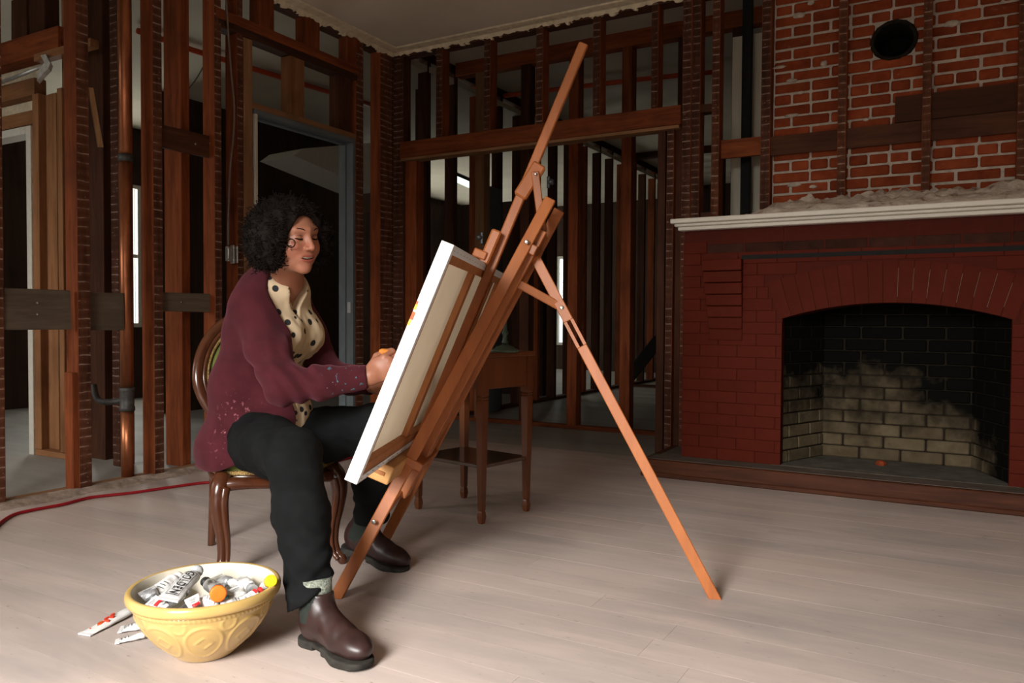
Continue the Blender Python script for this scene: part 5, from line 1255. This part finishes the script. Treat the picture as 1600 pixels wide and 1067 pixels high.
# ---- head -------------------------------------------------------------
def head_sdf(P):
    p = toH(P); x, y, z = p.T; ax = np.abs(x); m_ = np.stack([ax, y, z], 1)
    d = s_ell(p, (0, -0.018, 0.024), (0.074, 0.094, 0.082))
    d = smin(d, s_ell(p, (0, 0.030, -0.020), (0.064, 0.066, 0.085)), 0.03)
    d = smin(d, s_ell(p, (0, 0.040, -0.070), (0.050, 0.048, 0.046)), 0.03)
    d = smin(d, s_ell(p, (0, 0.074, -0.104), (0.021, 0.019, 0.017)), 0.022)               # chin
    d = smin(d, s_ell(m_, (0.040, 0.058, -0.036), (0.025, 0.026, 0.026)), 0.022)           # cheeks
    d = smin(d, s_cone(m_, (0.0, 0.090, 0.026), (0.040, 0.074, 0.024), 0.009, 0.009), 0.018)  # brow
    d = smax(d, -s_ell(m_, (0.031, 0.104, 0.000), (0.021, 0.022, 0.013)), 0.012)           # eye socket
    d = smin(d, s_ell(m_, (0.031, 0.0735, -0.002), (0.0165, 0.0150, 0.0135)), 0.004)         # lidded eye
    d = smin(d, s_path(p, [(0, 0.088, 0.012, 0.0065), (0, 0.100, -0.012, 0.0078), (0, 0.112, -0.030, 0.0105)], 0.004), 0.010)   # nose
    d = smin(d, s_ell(m_, (0.0115, 0.101, -0.035), (0.0085, 0.011, 0.0075)), 0.006)
    d = smax(d, -s_ell(m_, (0.0065, 0.110, -0.0425), (0.0035, 0.006, 0.003)), 0.002)
    d = smin(d, s_ell(p, (0, 0.080, -0.064), (0.030, 0.016, 0.020)), 0.014)                # muzzle
    # open smile: lips around a slit that turns up at the corners
    zc = -0.0670+0.34*np.minimum(ax, 0.03)**1.35; q = np.stack([x, y+1.6*ax**1.7, z-zc], 1)
    d = smin(d, s_ell(q, (0, 0.0915, 0.0060), (0.0270, 0.0085, 0.0040)), 0.004)
    d = smin(d, s_ell(q, (0, 0.0900, -0.0085), (0.0240, 0.0090, 0.0050)), 0.004)
    d = smax(d, -s_ell(q, (0, 0.094, -0.0012), (0.0250, 0.016, 0.0050)), 0.0015)
    # ears (under the hair) and neck
    d = smin(d, s_ell(m_, (0.075, -0.006, -0.008), (0.008, 0.018, 0.030)), 0.006)
    return d
NK0, NK1 = fromH((0, -0.022, -0.075)), NECKB+np.array([0.005, 0, -0.03])
def torso_core(P, g=0.0):
    d = s_econe(P, HIPC+ZU*0.02, WAIST, TLf, (0.172+g, 0.135+g), (0.150+g, 0.118+g))
    d = smin(d, s_econe(P, WAIST, CHEST, TLf, (0.150+g, 0.118+g), (0.165+g, 0.122+g)), 0.06)
    d = smin(d, s_econe(P, CHEST, UPPER, TLf, (0.165+g, 0.122+g), (0.150+g, 0.098+g)), 0.05)
    d = smin(d, s_cone(P, SHR, UPPER+ZU*0.012, 0.058+g, 0.066+g), 0.05); d = smin(d, s_cone(P, SHL, UPPER+ZU*0.012, 0.058+g, 0.066+g), 0.05)
    for s in (-1, 1): d = smin(d, s_ell(P, CHEST+TF*0.095+TLf*0.070*s-ZU*0.012, (0.068+g,)*3), 0.05)
    d = smin(d, s_ell(P, (WAIST+HIPC)/2+TF*0.06, (0.125+g,)*3), 0.06)
    return d
def arm(P, S, E, Wr, g=0.0): return s_path(P, [(*S, 0.047+g), (*((S+E)/2), 0.044+g), (*E, 0.038+g), (*(E*0.6+Wr*0.4), 0.037+g), (*Wr, 0.026+g)], 0.02)
# right hand holding a handle; frame: hx along the hand, hn out of its back, ht thumb side
def hand_frame(Wr, tip, back):
    hx = nrm(tip-Wr); hn = nrm(np.asarray(back)-hx*(np.asarray(back)@hx)); ht = np.cross(hn, hx); ht = -ht if ht[2] < 0 else ht; return hx, hn, ht
RHX, RHN, RHT = hand_frame(WRR, J(618, 562, 2.62), (0.1, -1, 0.15)); LHX, LHN, LHT = hand_frame(WRL, J(625, 622, 2.80), (0, -0.25, 1.0))
def hand_pts(Wr, hx, hn, ht, curl):
    L = lambda x, n, t: Wr+hx*x+hn*n+ht*t
    fg = []
    for i, (t, ln) in enumerate(((0.030, 0.95), (0.010, 1.05), (-0.010, 0.98), (-0.028, 0.80))):
        b0 = L(0.080-0.004*abs(i-1), 0.0, t); a1, a2, a3 = curl
        d1 = hx*math.cos(a1)-hn*math.sin(a1); d2 = hx*math.cos(a2)-hn*math.sin(a2); d3 = hx*math.cos(a3)-hn*math.sin(a3)
        p1 = b0+d1*0.042*ln; p2 = p1+d2*0.026*ln; p3 = p2+d3*0.020*ln
        fg.append([(*b0, 0.0100), (*p1, 0.0090), (*p2, 0.0080), (*p3, 0.0068)])
    th = [(*L(0.022, -0.006, 0.026), 0.0140), (*L(0.052, -0.020, 0.047), 0.0115), (*L(0.080, -0.030, 0.046), 0.0100), (*L(0.102, -0.034, 0.038), 0.0080)]
    return fg, th
RFG, RTH = hand_pts(WRR, RHX, RHN, RHT, (0.75, 1.75, 2.6)); LFG, LTH = hand_pts(WRL, LHX, LHN, LHT, (0.25, 0.6, 0.9))
def hand_sdf(P, Wr, hx, hn, ht, fg, th):
    B = np.stack([hx, hn, ht]); d = s_ell(P, Wr+hx*0.048, (0.050, 0.0155, 0.042), B)
    d = smin(d, s_ell(P, Wr+hx*0.004, (0.032, 0.021, 0.027), B), 0.02)
    f = None
    for c in fg: e = s_path(P, c, 0.003); f = e if f is None else np.minimum(f, e)
    d = smin(d, f, 0.007); return smin(d, s_path(P, th, 0.004), 0.012)
def leg_core(P, H, K, A, g=0.0): return s_path(P, [(*H, 0.085+g), (*((H+K)/2), 0.078+g), (*K, 0.056+g), (*(K*0.65+A*0.35), 0.052+g), (*A, 0.034+g)], 0.02)
BIG = 9.0
GROUPS = [(head_sdf, HC, 0.20), (lambda P: s_cone(P, NK0, NK1, 0.054, 0.060), (NK0+NK1)/2, 0.16),
          (lambda P: torso_core(P, -0.022), CHEST*0.5+HIPC*0.5, 0.46),
          (lambda P: arm(P, SHR, ELR, WRR), (SHR+ELR+WRR)/3, 0.30), (lambda P: hand_sdf(P, WRR, RHX, RHN, RHT, RFG, RTH), WRR+RHX*0.06, 0.10),
          (lambda P: arm(P, SHL, ELL, WRL), (SHL+ELL+WRL)/3, 0.30), (lambda P: hand_sdf(P, WRL, LHX, LHN, LHT, LFG, LTH), WRL+LHX*0.06, 0.10),
          (lambda P: leg_core(P, HIPR, KNR, ANR, -0.008), (KNR+HIPR)/2*0.5+ANR*0.5, 0.50), (lambda P: leg_core(P, HIPL, KNL, ANL, -0.008), (KNL+HIPL)/2*0.5+ANL*0.5, 0.50)]
def body_sdf(P):
    c = (P.max(0)+P.min(0))/2; rad = np.linalg.norm(P.max(0)-P.min(0))/2; D = np.full(len(P), BIG)
    for f, gc, gr in GROUPS:
        if rad > 0.6:
            m_ = np.linalg.norm(P-gc, axis=1) < gr+0.15
            if m_.any(): D[m_] = smin(D[m_], f(P[m_]), 0.02)
        elif np.linalg.norm(c-gc) < gr+rad+0.05: D = smin(D, f(P), 0.02)
    return D
def sorted_fn(f): return f
BASE = np.array([HIPC[0], HIPC[1], 0.0])
allp = np.array([HC, HIPR, HIPL, KNR, KNL, ANR, ANL, SHR, SHL, ELR, WRR, WRL])
Vb, Qb = sdf_mesh(body_sdf, allp.min(0)-0.22, allp.max(0)+0.22, 0.0026)
# skin colour zones of the face (lips, flushed cheeks and nose)
p = toH(Vb); ax = np.abs(p[:, 0]); zc = -0.0670+0.34*np.minimum(ax, 0.03)**1.35; zz_ = p[:, 2]-zc
skin = np.array([0.34, 0.142, 0.086]); col = np.tile(skin, (len(Vb), 1))
def blend(mask, c): global col; col = col*(1-mask[:, None])+np.array(c)*mask[:, None]
g_ = lambda c, r: np.exp(-(((np.stack([ax, p[:, 1], p[:, 2]], 1)-np.array(c))/np.array(r))**2).sum(1))
blend(0.55*g_((0.042, 0.075, -0.036), (0.026, 0.03, 0.022)), (0.36, 0.095, 0.062)); blend(0.5*g_((0, 0.112, -0.032), (0.014, 0.02, 0.014)), (0.38, 0.105, 0.072))
blend(0.5*g_((0.031, 0.085, 0.004), (0.020, 0.02, 0.009)), (0.20, 0.075, 0.048))
lip = ((np.abs(zz_-0.0056) < 0.0040*(1-(ax/0.03)**2)+0.0006) | (np.abs(zz_+0.0085) < 0.0056*(1-(ax/0.03)**2)+0.0006)) & (ax < 0.0255) & (p[:, 1] > 0.076)
blend(lip*0.75, (0.29, 0.052, 0.042)); mouth = (np.abs(zz_+0.0012) < 0.0036) & (ax < 0.0245) & (p[:, 1] > 0.062) & (p[:, 1] < 0.0915); blend(mouth*0.85, (0.09, 0.015, 0.012))
m, nt, b = new_mat('skin'); vc = N(nt, 'ShaderNodeVertexColor', layer_name='Col'); nz = noise(nt, coords(nt, rnd=False), 55, 3)
c = mix(nt, vc.outputs[0], (0.32, 0.12, 0.075), ramp(nt, [(0.5, (0, 0, 0)), (0.8, (0.25, 0.25, 0.25))], nz)); nt.links.new(c, b.inputs['Base Color'])
b.inputs['Roughness'].default_value = 0.45; b.inputs['Specular IOR Level'].default_value = 0.35; b.inputs['Subsurface Weight'].default_value = 0.12; b.inputs['Subsurface Radius'].default_value = (0.012, 0.005, 0.003); M['skin'] = m
PER = fast_mesh('person', Vb-BASE, Qb, M['skin'], None, col)
PER.location = RH*BASE[0]+FH*BASE[1]; PER.rotation_euler = (0, 0, YAW)
tag(PER, 'seated person in maroon cardigan, dotted blouse and black trousers painting at the canvas', 'person')
def kid(name, V, Q, mats, cols=None): return fast_mesh(name, np.asarray(V)-BASE, Q, mats, PER, cols)
def kidm(name, V, F, mat): return mesh_obj(name, np.asarray(V)-BASE, F, mat, PER, smooth=True)

# face details
M['hairdark'] = plain('dark_brown_hair', (0.0075, 0.0050, 0.0040), 0.7, var=0.3, sc=40, spec=0.10)
def arc(pts, r, name, mat, n=8):
    q = spline(pts, n); V, F = tube_geo(np.array([fromH(a[:3]) for a in q]), q[:, 3] if q.shape[1] > 3 else r, 6); return kidm(name, V, F, mat)
for s in (-1, 1):
    arc([(s*0.014, 0.095, 0.0215, 0.0010), (s*0.026, 0.0925, 0.0275, 0.0019), (s*0.040, 0.084, 0.0285, 0.0017), (s*0.051, 0.071, 0.0225, 0.0008)], 0.002, 'eyebrow', M['hairdark'])
    arc([(s*0.0165, 0.0845, -0.0035, 0.0010), (s*0.025, 0.0882, -0.0058, 0.0026), (s*0.034, 0.0884, -0.0060, 0.0029), (s*0.042, 0.0828, -0.0038, 0.0024), (s*0.0475, 0.0755, -0.0015, 0.0008)], 0.0015, 'eyelashes', M['hairdark'])
    arc([(s*0.017, 0.0850, 0.0040, 0.0005), (s*0.031, 0.0885, 0.0075, 0.0009), (s*0.045, 0.0790, 0.0045, 0.0005)], 0.0008, 'eyelid_crease', plain('lid_crease', (0.16, 0.06, 0.04), 0.6))
teeth = []
for i in range(-5, 5):
    u = (i+0.5)*0.0043; zt_ = -0.0670+0.34*min(abs(u), 0.03)**1.35+0.0012; teeth.append((u, 0.0895-1.6*abs(u)**1.7-abs(u)**1.6*0.9, zt_))
V, F = join_geo([(np.array([fromH((a+dx*0.0021, b_+dy*0.002, z+dz*0.0030)) for dz in (-1, 1) for dx, dy in ((-1, -1), (1, -1), (1, 1), (-1, 1))]), BOXF) for a, b_, z in teeth])
kidm('teeth', V, F, plain('teeth', (0.72, 0.66, 0.56), 0.3, var=0.05))

# ---- hair: mass plus curls ----------------------------------------------
def hair_sdf(P):
    p = toH(P); x, y, z = p.T; m_ = np.stack([np.abs(x), y, z], 1)
    d = s_ell(p, (0, -0.020, 0.040), (0.110, 0.116, 0.083)); d = smin(d, s_ell(m_, (0.092, -0.010, -0.012), (0.060, 0.080, 0.080)), 0.04)
    d = smin(d, s_ell(p, (0, -0.075, -0.010), (0.112, 0.066, 0.098)), 0.04); d = smin(d, s_ell(m_, (0.085, -0.02, -0.062), (0.050, 0.068, 0.050)), 0.03)
    d = d+0.006*fbm(p, 60, 1.0)+0.003*fbm(p, 130, 4.0)
    d = smax(d, -s_ell(p, (0, 0.125, -0.040), (0.077, 0.110, 0.130)), 0.010)
    return d
Vh, Qh = sdf_mesh(hair_sdf, HC-0.24, HC+0.24, 0.0045); hm = kid('hair', Vh, Qh, M['hairdark'])
hr = random.Random(3); parts = []
ctr = Vh.mean(0)
down = -ZU
for k in range(1500):
    b0 = Vh[hr.randrange(len(Vh))]; pl = toH(b0[None])[0]
    if pl[1] > 0.045 and abs(pl[0]) < 0.070 and pl[2] < 0.085: continue
    out = nrm(b0-fromH((0, -0.02, 0.0))); tng = nrm(down-out*(down@out)+np.array([hr.uniform(-.7, .7), hr.uniform(-.7, .7), hr.uniform(-.5, .5)])); sd = np.cross(out, tng)
    R_ = hr.uniform(0.0045, 0.0085); turns = hr.uniform(1.2, 2.4); L_ = hr.uniform(0.015, 0.034); n_ = int(10*turns); ph0 = hr.uniform(0, 6.28)
    pts = [b0-out*0.004+tng*L_*(i/n_)+out*(R_*math.cos(ph0+turns*2*math.pi*i/n_)+0.004*i/n_)+sd*R_*math.sin(ph0+turns*2*math.pi*i/n_) for i in range(n_+1)]
    parts.append(tube_geo(pts, np.linspace(0.0019, 0.0010, n_+1), 4, cap=False))
V, F = join_geo(parts); kidm('curls', V, F, M['hairdark'])
q = [J(455+6.0*math.cos(t), 380+6.5*math.sin(t), 2.535+0.004*math.sin(t)) for t in np.linspace(-2.6, 3.0, 26)]
V, F = tube_geo(q, 0.0019, 6); kidm('loose_curl', V, F, M['hairdark'])

# ---- trousers -------------------------------------------------------------
def trouser_sdf(P):
    out = nrm(KNR-HIPR)
    d = s_path(P, [(*HIPR, 0.108), (*(HIPR*0.5+KNR*0.5+ZU*0.004), 0.098), (*KNR, 0.082), (*(KNR*0.6+ANR*0.4), 0.079), (*(ANR+ZU*0.02), 0.062), (*(ANR-ZU*0.06), 0.060)], 0.03)
    d2 = s_path(P, [(*HIPL, 0.108), (*(HIPL*0.5+KNL*0.5), 0.098), (*KNL, 0.082), (*(KNL*0.5+ANL*0.5), 0.072), (*(ANL+ZU*0.02), 0.058), (*(ANL-ZU*0.05), 0.056)], 0.03)
    d = smin(d, d2, 0.04); d = smin(d, s_econe(P, HIPC-ZU*0.0, WAIST-ZU*0.04, TLf, (0.195, 0.158), (0.165, 0.130)), 0.05)
    d = d+0.0045*fbm(P, 22, 2.0)+0.0022*fbm(P*np.array([1, 1, 1.8]), 48, 5.0)
    # stacked folds low on the shins
    lowR = np.exp(-((P[:, 2]-0.20)/0.10)**2); d = d+0.0035*np.sin(P[:, 2]*105+3*np.sin(P[:, 0]*30))*lowR
    near = np.linalg.norm(P[:, :2]-ANR[:2], axis=1) < np.linalg.norm(P[:, :2]-ANL[:2], axis=1)
    axis = nrm(ANR-KNR)
    hemR = (P-J(486, 927, 2.2))@nrm((0.58, 0.05, -0.81)); hemL = (ANL[2]+0.055)-P[:, 2]
    cutv = np.where(near & (P[:, 2] < 0.34), hemR, np.where((~near) & (P[:, 2] < 0.34), hemL, -1.0))
    d = np.maximum(d, cutv); return smax(d, 0.398-P[:, 2]-10*((np.linalg.norm(P[:, :2]-HIPC[:2], axis=1) > 0.21)), 0.01)
lo = np.minimum(np.minimum(HIPR, KNR), np.minimum(ANR, ANL))-0.2; hi = np.maximum(np.maximum(HIPL, KNL), WAIST)+0.2
Vt, Qt = sdf_mesh(trouser_sdf, lo, hi, 0.0055)
m, nt, b = new_mat('black_denim'); v = coords(nt, rnd=False); c = ramp(nt, [(0.3, (0.003, 0.0034, 0.0038)), (0.75, (0.007, 0.0078, 0.0085))], noise(nt, v, 9, 5)); nt.links.new(c, b.inputs['Base Color']); b.inputs['Roughness'].default_value = 0.9
b.inputs['Specular IOR Level'].default_value = 0.15; bump(nt, b, noise(nt, v, 300, 2), 0.2, 0.001); M['denim'] = m
kid('trousers', Vt, Qt, M['denim'])

# ---- blouse and cardigan -----------------------------------------------------
def blouse_sdf(P):
    d = torso_core(P, 0.004); d = smin(d, s_cone(P, NECKB-ZU*0.03, NECKB+ZU*0.022, 0.082, 0.066), 0.03)
    d = d+0.0045*fbm(P*np.array([2.2, 2.2, 0.7]), 34, 3.0)*np.clip((CHEST[2]+0.1-P[:, 2])*5+0.3, 0.25, 1)
    # open V neck
    q = (P-(NECKB+TF*0.10-ZU*0.165)); u = q@TLf; f = q@TF; zz2 = q[:, 2]
    vee = np.maximum(np.maximum(np.abs(u)-zz2*0.50, -zz2), -f-0.085)
    return smax(d, -vee, 0.004)
m, nt, b = new_mat('cream_blouse_with_black_dots'); v = coords(nt, rnd=False); vo = N(nt, 'ShaderNodeTexVoronoi'); vo.inputs['Scale'].default_value = 25; vo.inputs['Randomness'].default_value = 0.55; nt.links.new(v, vo.inputs['Vector'])
c = ramp(nt, [(0.285, (0.012, 0.012, 0.014)), (0.32, (0.60, 0.47, 0.31))], vo.outputs['Distance']); nt.links.new(c, b.inputs['Base Color']); b.inputs['Roughness'].default_value = 0.8; M['blouse'] = m
Vc, Qc = sdf_mesh(blouse_sdf, np.minimum(HIPC, CHEST)-0.33, np.maximum(NECKB, CHEST)+0.30, 0.005); kid('blouse', Vc, Qc, M['blouse'])
# collar band and placket
colpts = []
EDGE0, EDGE1, EDGE2 = J(423, 424, 2.74), J(446, 500, 2.66), J(462, 590, 2.68)      # near front edge of the cardigan
def cardigan_sdf(P):
    t = torso_core(P, 0.016); t = smin(t, s_cone(P, SHR, UPPER+ZU*0.014-TF*0.01, 0.066, 0.082), 0.05)
    hem = s_econe(P, HIPC+ZU*0.10-TF*0.03, HIPC-ZU*0.015-TF*0.055, TLf, (0.195, 0.160), (0.240, 0.195)); t = smin(t, hem, 0.05)
    t = smin(t, s_cone(P, NECKB-ZU*0.03-TF*0.02, NECKB+ZU*0.015-TF*0.015, 0.088, 0.078), 0.03)
    t = t+0.004*fbm(P, 20, 6.0)
    # front opening: everything ahead of a curved front edge is left open
    zs_ = [HIPC[2]-0.1, WAIST[2], CHEST[2], UPPER[2], NECKB[2]+0.03]; cx_ = [np.interp(P[:, 2], zs_, [c_[k] for c_ in (HIPC, WAIST, CHEST, UPPER, NECKB)]) for k in (0, 1)]
    q = P[:, :2]-np.stack(cx_, 1); u = q@TLf[:2]; f = q@TF[:2]; th = np.arctan2(u, f); rr = np.hypot(u, f)
    t1_ = np.interp(P[:, 2], zs_, [-0.25, -0.36, -0.68, -1.10, -1.6])+0.04*np.sin(P[:, 2]*24); t2_ = np.interp(P[:, 2], zs_, [0.6, 1.0, 1.5, 1.6, 1.7])
    t = smax(t, np.clip(np.minimum(th-t1_, t2_-th), -0.8, 0.8)*rr, 0.006)
    t = smax(t, 0.385-P[:, 2]+0.02*np.sin(P[:, 0]*22+P[:, 1]*15), 0.008)
    t = smax(t, P[:, 2]-(NECKB[2]+0.035-0.30*np.clip((P-NECKB)@TF, -0.06, 0.1)), 0.008)
    hollow = torso_core(P, -0.01); t = smax(t, -hollow, 0.004)
    sr = s_path(P, [(*(SHR-ZU*0.004), 0.062), (*((SHR+ELR)/2+np.array([-0.008, 0, -0.008])), 0.067), (*ELR, 0.061), (*(ELR*0.55+WRR*0.45-ZU*0.004), 0.052), (*(ELR*0.04+WRR*0.96), 0.040)], 0.03)
    # gathered folds round the elbow and along the forearm
    ar = (P-ELR)@nrm(WRR-ELR); up_ = (P-ELR)@nrm(SHR-ELR)
    sr = sr+0.0060*np.sin(ar*105+2.2*np.sin(P[:, 2]*26)+P[:, 2]*40)*np.exp(-((ar-0.06)/0.085)**2)+0.0055*np.sin(up_*70+P[:, 0]*22)*np.exp(-((up_-0.08)/0.09)**2)+0.002*fbm(P, 36, 1.5)
    sr = smax(sr, (P-(ELR*0.03+WRR*0.97))@nrm(WRR-ELR), 0.004)
    sl = s_path(P, [(*SHL, 0.070), (*((SHL+ELL)/2), 0.066), (*ELL, 0.058), (*(ELL*0.5+WRL*0.5), 0.050), (*(ELL*0.05+WRL*0.95), 0.040)], 0.03); sl = sl+0.003*fbm(P, 30, 2.5); sl = smax(sl, (P-(ELL*0.05+WRL*0.95))@nrm(WRL-ELL), 0.004)
    return np.minimum(smin(t, sr, 0.030), sl)
Vk, Qk = sdf_mesh(cardigan_sdf, np.minimum(HIPC, ELR)-np.array([0.36, 0.36, 0.12]), np.maximum(SHL, WRR)+np.array([0.12, 0.2, 0.16]), 0.0045)
m, nt, b = new_mat('maroon_wool_knit'); v = coords(nt, rnd=False); nz = noise(nt, v, 11, 5)
c = ramp(nt, [(0.3, (0.042, 0.0085, 0.0120)), (0.72, (0.072, 0.0145, 0.0200))], nz)
# paint splashes on the hem and the cuff: own shapes at fixed places on the garment
def splash(c, centre, rad, colr, scale, thr):
    cw_ = Vector(centre-BASE); sb = N(nt, 'ShaderNodeVectorMath', operation='DISTANCE'); tcn = N(nt, 'ShaderNodeTexCoord'); nt.links.new(tcn.outputs['Object'], sb.inputs[0]); sb.inputs[1].default_value = cw_
    near_ = ramp(nt, [(0.0, (1, 1, 1)), (0.6, (0.8, 0.8, 0.8)), (1.0, (0, 0, 0))], math_n(nt, 'DIVIDE', sb.outputs['Value'], rad)); sp_ = ramp(nt, [(thr, (0, 0, 0)), (thr+0.03, (1, 1, 1))], noise(nt, v, scale, 3, 0.6))
    return mix(nt, c, colr, math_n(nt, 'MULTIPLY', near_, sp_))
hemc = J(356, 672, 2.62); cuffc = J(540, 590, 2.56)
c = splash(c, hemc, 0.17, (0.30, 0.10, 0.12), 60, 0.60); c = splash(c, hemc, 0.13, (0.50, 0.32, 0.26), 95, 0.66); c = splash(c, J(352, 660, 2.62), 0.08, (0.55, 0.05, 0.05), 70, 0.66)
c = splash(c, cuffc, 0.085, (0.04, 0.18, 0.23), 60, 0.63); c = splash(c, J(525, 590, 2.56), 0.07, (0.24, 0.28, 0.30), 120, 0.69)
nt.links.new(c, b.inputs['Base Color']); b.inputs['Roughness'].default_value = 0.95; b.inputs['Specular IOR Level'].default_value = 0.1; b.inputs['Sheen Weight'].default_value = 0.25; b.inputs['Sheen Tint'].default_value = (0.5, 0.2, 0.25, 1)
bump(nt, b, noise(nt, v, 420, 2), 0.3, 0.0015); M['knit'] = m
kid('cardigan', Vk, Qk, M['knit'])

# ---- boots ----------------------------------------------------------------------
M['bootleather'] = plain('oxblood_brown_leather', (0.026, 0.0115, 0.0105), 0.40, var=0.25, sc=18, bmp=0.12, spec=0.45)
M['bootsole'] = plain('grey_black_rubber_sole', (0.026, 0.024, 0.020), 0.8, var=0.5, sc=30, bmp=0.3)
M['gore'] = plain('dark_green_elastic', (0.017, 0.022, 0.018), 0.9, var=0.2, sc=90)
M['sock'] = plain('speckled_grey_sock', (0.20, 0.22, 0.18), 0.95, var=0.7, sc=160, bmp=0.4)
def outline2d(x, y):
    yy_ = y-0.008*np.sin(np.clip(x/0.28, 0, 1)*math.pi); d = np.hypot(x-0.036, yy_)-0.035
    def c2(x0, x1, r0, r1): t = np.clip((x-x0)/(x1-x0), 0, 1); return np.hypot(x-(x0+(x1-x0)*t), yy_)-(r0+(r1-r0)*t)
    d = smin(d, c2(0.036, 0.11, 0.034, 0.033), 0.02); d = smin(d, c2(0.11, 0.195, 0.033, 0.047), 0.02); d = smin(d, c2(0.195, 0.240, 0.047, 0.040), 0.02); return d
def boot(org, fwd, lift, shaft_top, gore=True):
    org, fwd = np.asarray(org, float), nrm((fwd[0], fwd[1], 0)); side = np.cross(ZU, fwd); pit = lift
    fw = fwd*math.cos(pit)-ZU*math.sin(pit); upv = np.cross(fw, side); upv = -upv if upv[2] < 0 else upv; B = np.stack([fw, side, upv]); o_ = org
    st = (np.asarray(shaft_top)-o_)@B.T
    def up_sdf(P):
        d = s_ell(P, (0.045, 0, 0.055), (0.044, 0.037, 0.050)); d = smin(d, s_ell(P, (0.125, 0.004, 0.052), (0.085, 0.037, 0.040)), 0.03); d = smin(d, s_ell(P, (0.205, 0.008, 0.045), (0.074, 0.046, 0.036)), 0.03)
        d = smin(d, s_econe(P, (0.052, 0, 0.085), st, (0, 1, 0), (0.041, 0.050), (0.046, 0.054)), 0.035); d = smin(d, s_cone(P, (0.075, 0, 0.095), (0.150, 0.004, 0.062), 0.036, 0.034), 0.03)
        d = d+0.0012*fbm(P, 60, 1.0)+0.0022*np.sin(P[:, 0]*90+P[:, 2]*60)*np.exp(-((P[:, 0]-0.135)/0.035)**2)*np.exp(-((P[:, 2]-0.085)/0.03)**2)
        d = smax(d, 0.020-P[:, 2], 0.004); return smax(d, (P-st)@nrm(st-np.array([0.052, 0, 0.085])), 0.003)
    V, Q = sdf_mesh(up_sdf, (-0.06, -0.1, 0.0), (0.32, 0.1, 0.26), 0.0035)
    fc = V[Q].mean(1); dirs = nrm(st-np.array([0.052, 0, 0.085])); h_ = (fc-np.array([0.052, 0, 0.085]))@dirs; cx = (fc-np.array([0.052, 0, 0.085]))-h_[:, None]*dirs
    gm_ = (np.abs(cx[:, 0]-0.007) < 0.016+0.022*np.clip(h_/0.07, 0, 1)) & (h_ > -0.012) & (np.abs(fc[:, 1]) > 0.02)
    toP = lambda W_: o_+W_@B
    Vu, Qu = submesh(V, Q, ~gm_); bo = kid('boot', toP(Vu), Qu, M['bootleather'])
    Vg, Qg = submesh(V, Q, gm_); go = kid('elastic_gore', toP(Vg), Qg, M['gore']); go.parent = bo
    def sole_sdf(P):
        d = smax(outline2d(P[:, 0], P[:, 1])-0.004, np.abs(P[:, 2]-0.0115)-0.0115, 0.004); d = smax(d, -np.maximum(np.abs(P[:, 0]-0.098)-0.022, P[:, 2]-0.011), 0.003)
        toe = np.clip((P[:, 0]-0.21)/0.07, 0, 1); return smax(d, 0.008*toe**2-P[:, 2], 0.002)
    V, Q = sdf_mesh(sole_sdf, (-0.03, -0.08, -0.02), (0.32, 0.08, 0.05), 0.003); so = kid('sole', toP(V), Q, M['bootsole']); so.parent = bo
    # pull loop at the back of the shaft, stitched seam round the gore
    lp = [st+np.array([-0.040, 0, -0.012]), st+np.array([-0.046, 0, 0.010]), st+np.array([-0.036, 0, 0.024]), st+np.array([-0.030, 0, 0.008])]
    V, F = tube_geo(toP(spline(lp, 6)), np.tile([0.008, 0.0018], (19, 1)), 8, flat=fwd*1.0); lo_ = mesh_obj('pull_loop', V-BASE, F, plain('tan_loop', (0.22, 0.15, 0.09), 0.7), PER, smooth=True); lo_.parent = bo
    return bo, st, toP
def uw(p): p = Vector(p); return np.array([p.dot(RH), p.dot(FH), p.z])
hR, tR = uw(onZ(490, 1006, 0)), uw(onZ(566, 1046, 0)); hL, tL = uw(onZ(545, 862, 0)), uw(onZ(632, 892, 0))
bR = boot(hR-nrm(tR-hR)*0.036, tR-hR, 0.0, J(494, 925, 2.18))
fL = nrm((0.90, -0.43, 0)); pL = 0.20; ballL = uw(onZ(608, 887, 0)); fwL = fL*math.cos(pL)-ZU*math.sin(pL)
bL = boot(ballL-fwL*0.205, fL, pL, J(581, 800, 2.88))
for A_, dz in ((J(492, 930, 2.185), 0.05),):
    V, F = tube_geo([A_-ZU*0.01, A_+ZU*0.012, A_+ZU*dz], [0.046, 0.047, 0.046], 28); kidm('sock', V, F, M['sock'])

# paint brush / knife in her right hand
hb, ht_ = J(592, 549, 2.645), J(628, 556, 2.66); tipc = J(662, 575, 2.66)
PB = empty('palette_knife', RH*hb[0]+FH*hb[1]+Vector((0, 0, hb[2]))); tag(PB, 'orange wooden handled painting tool held by the seated painter', 'paint tool')
M['orangewood'] = wood('orange_lacquered_handle', (0.55, 0.17, 0.03), (0.72, 0.28, 0.06), 'x', rough=0.3, amt=0.0, bmp=0.02)
def toW(p): return RH*p[0]+FH*p[1]+Vector((0, 0, p[2]))
q = spline([(*hb, 0.006), (*(hb*0.85+ht_*0.15), 0.0125), (*(hb*0.5+ht_*0.5), 0.0125), (*ht_, 0.008)], 8)
put(tube('handle', [list(toW(p)) for p in q[:, :3]], q[:, 3], M['orangewood'], seg=14), PB)
put(tube('ferrule', [list(toW(ht_)), list(toW(ht_*0.8+tipc*0.2))], 0.0055, M['chrome'], seg=12), PB)
put(tube('blade', [list(toW(ht_*0.8+tipc*0.2)), list(toW(ht_*0.3+tipc*0.7)), list(toW(tipc))], np.array([[0.006, 0.001], [0.009, 0.0008], [0.002, 0.0006]]), M['chrome'], seg=10), PB)
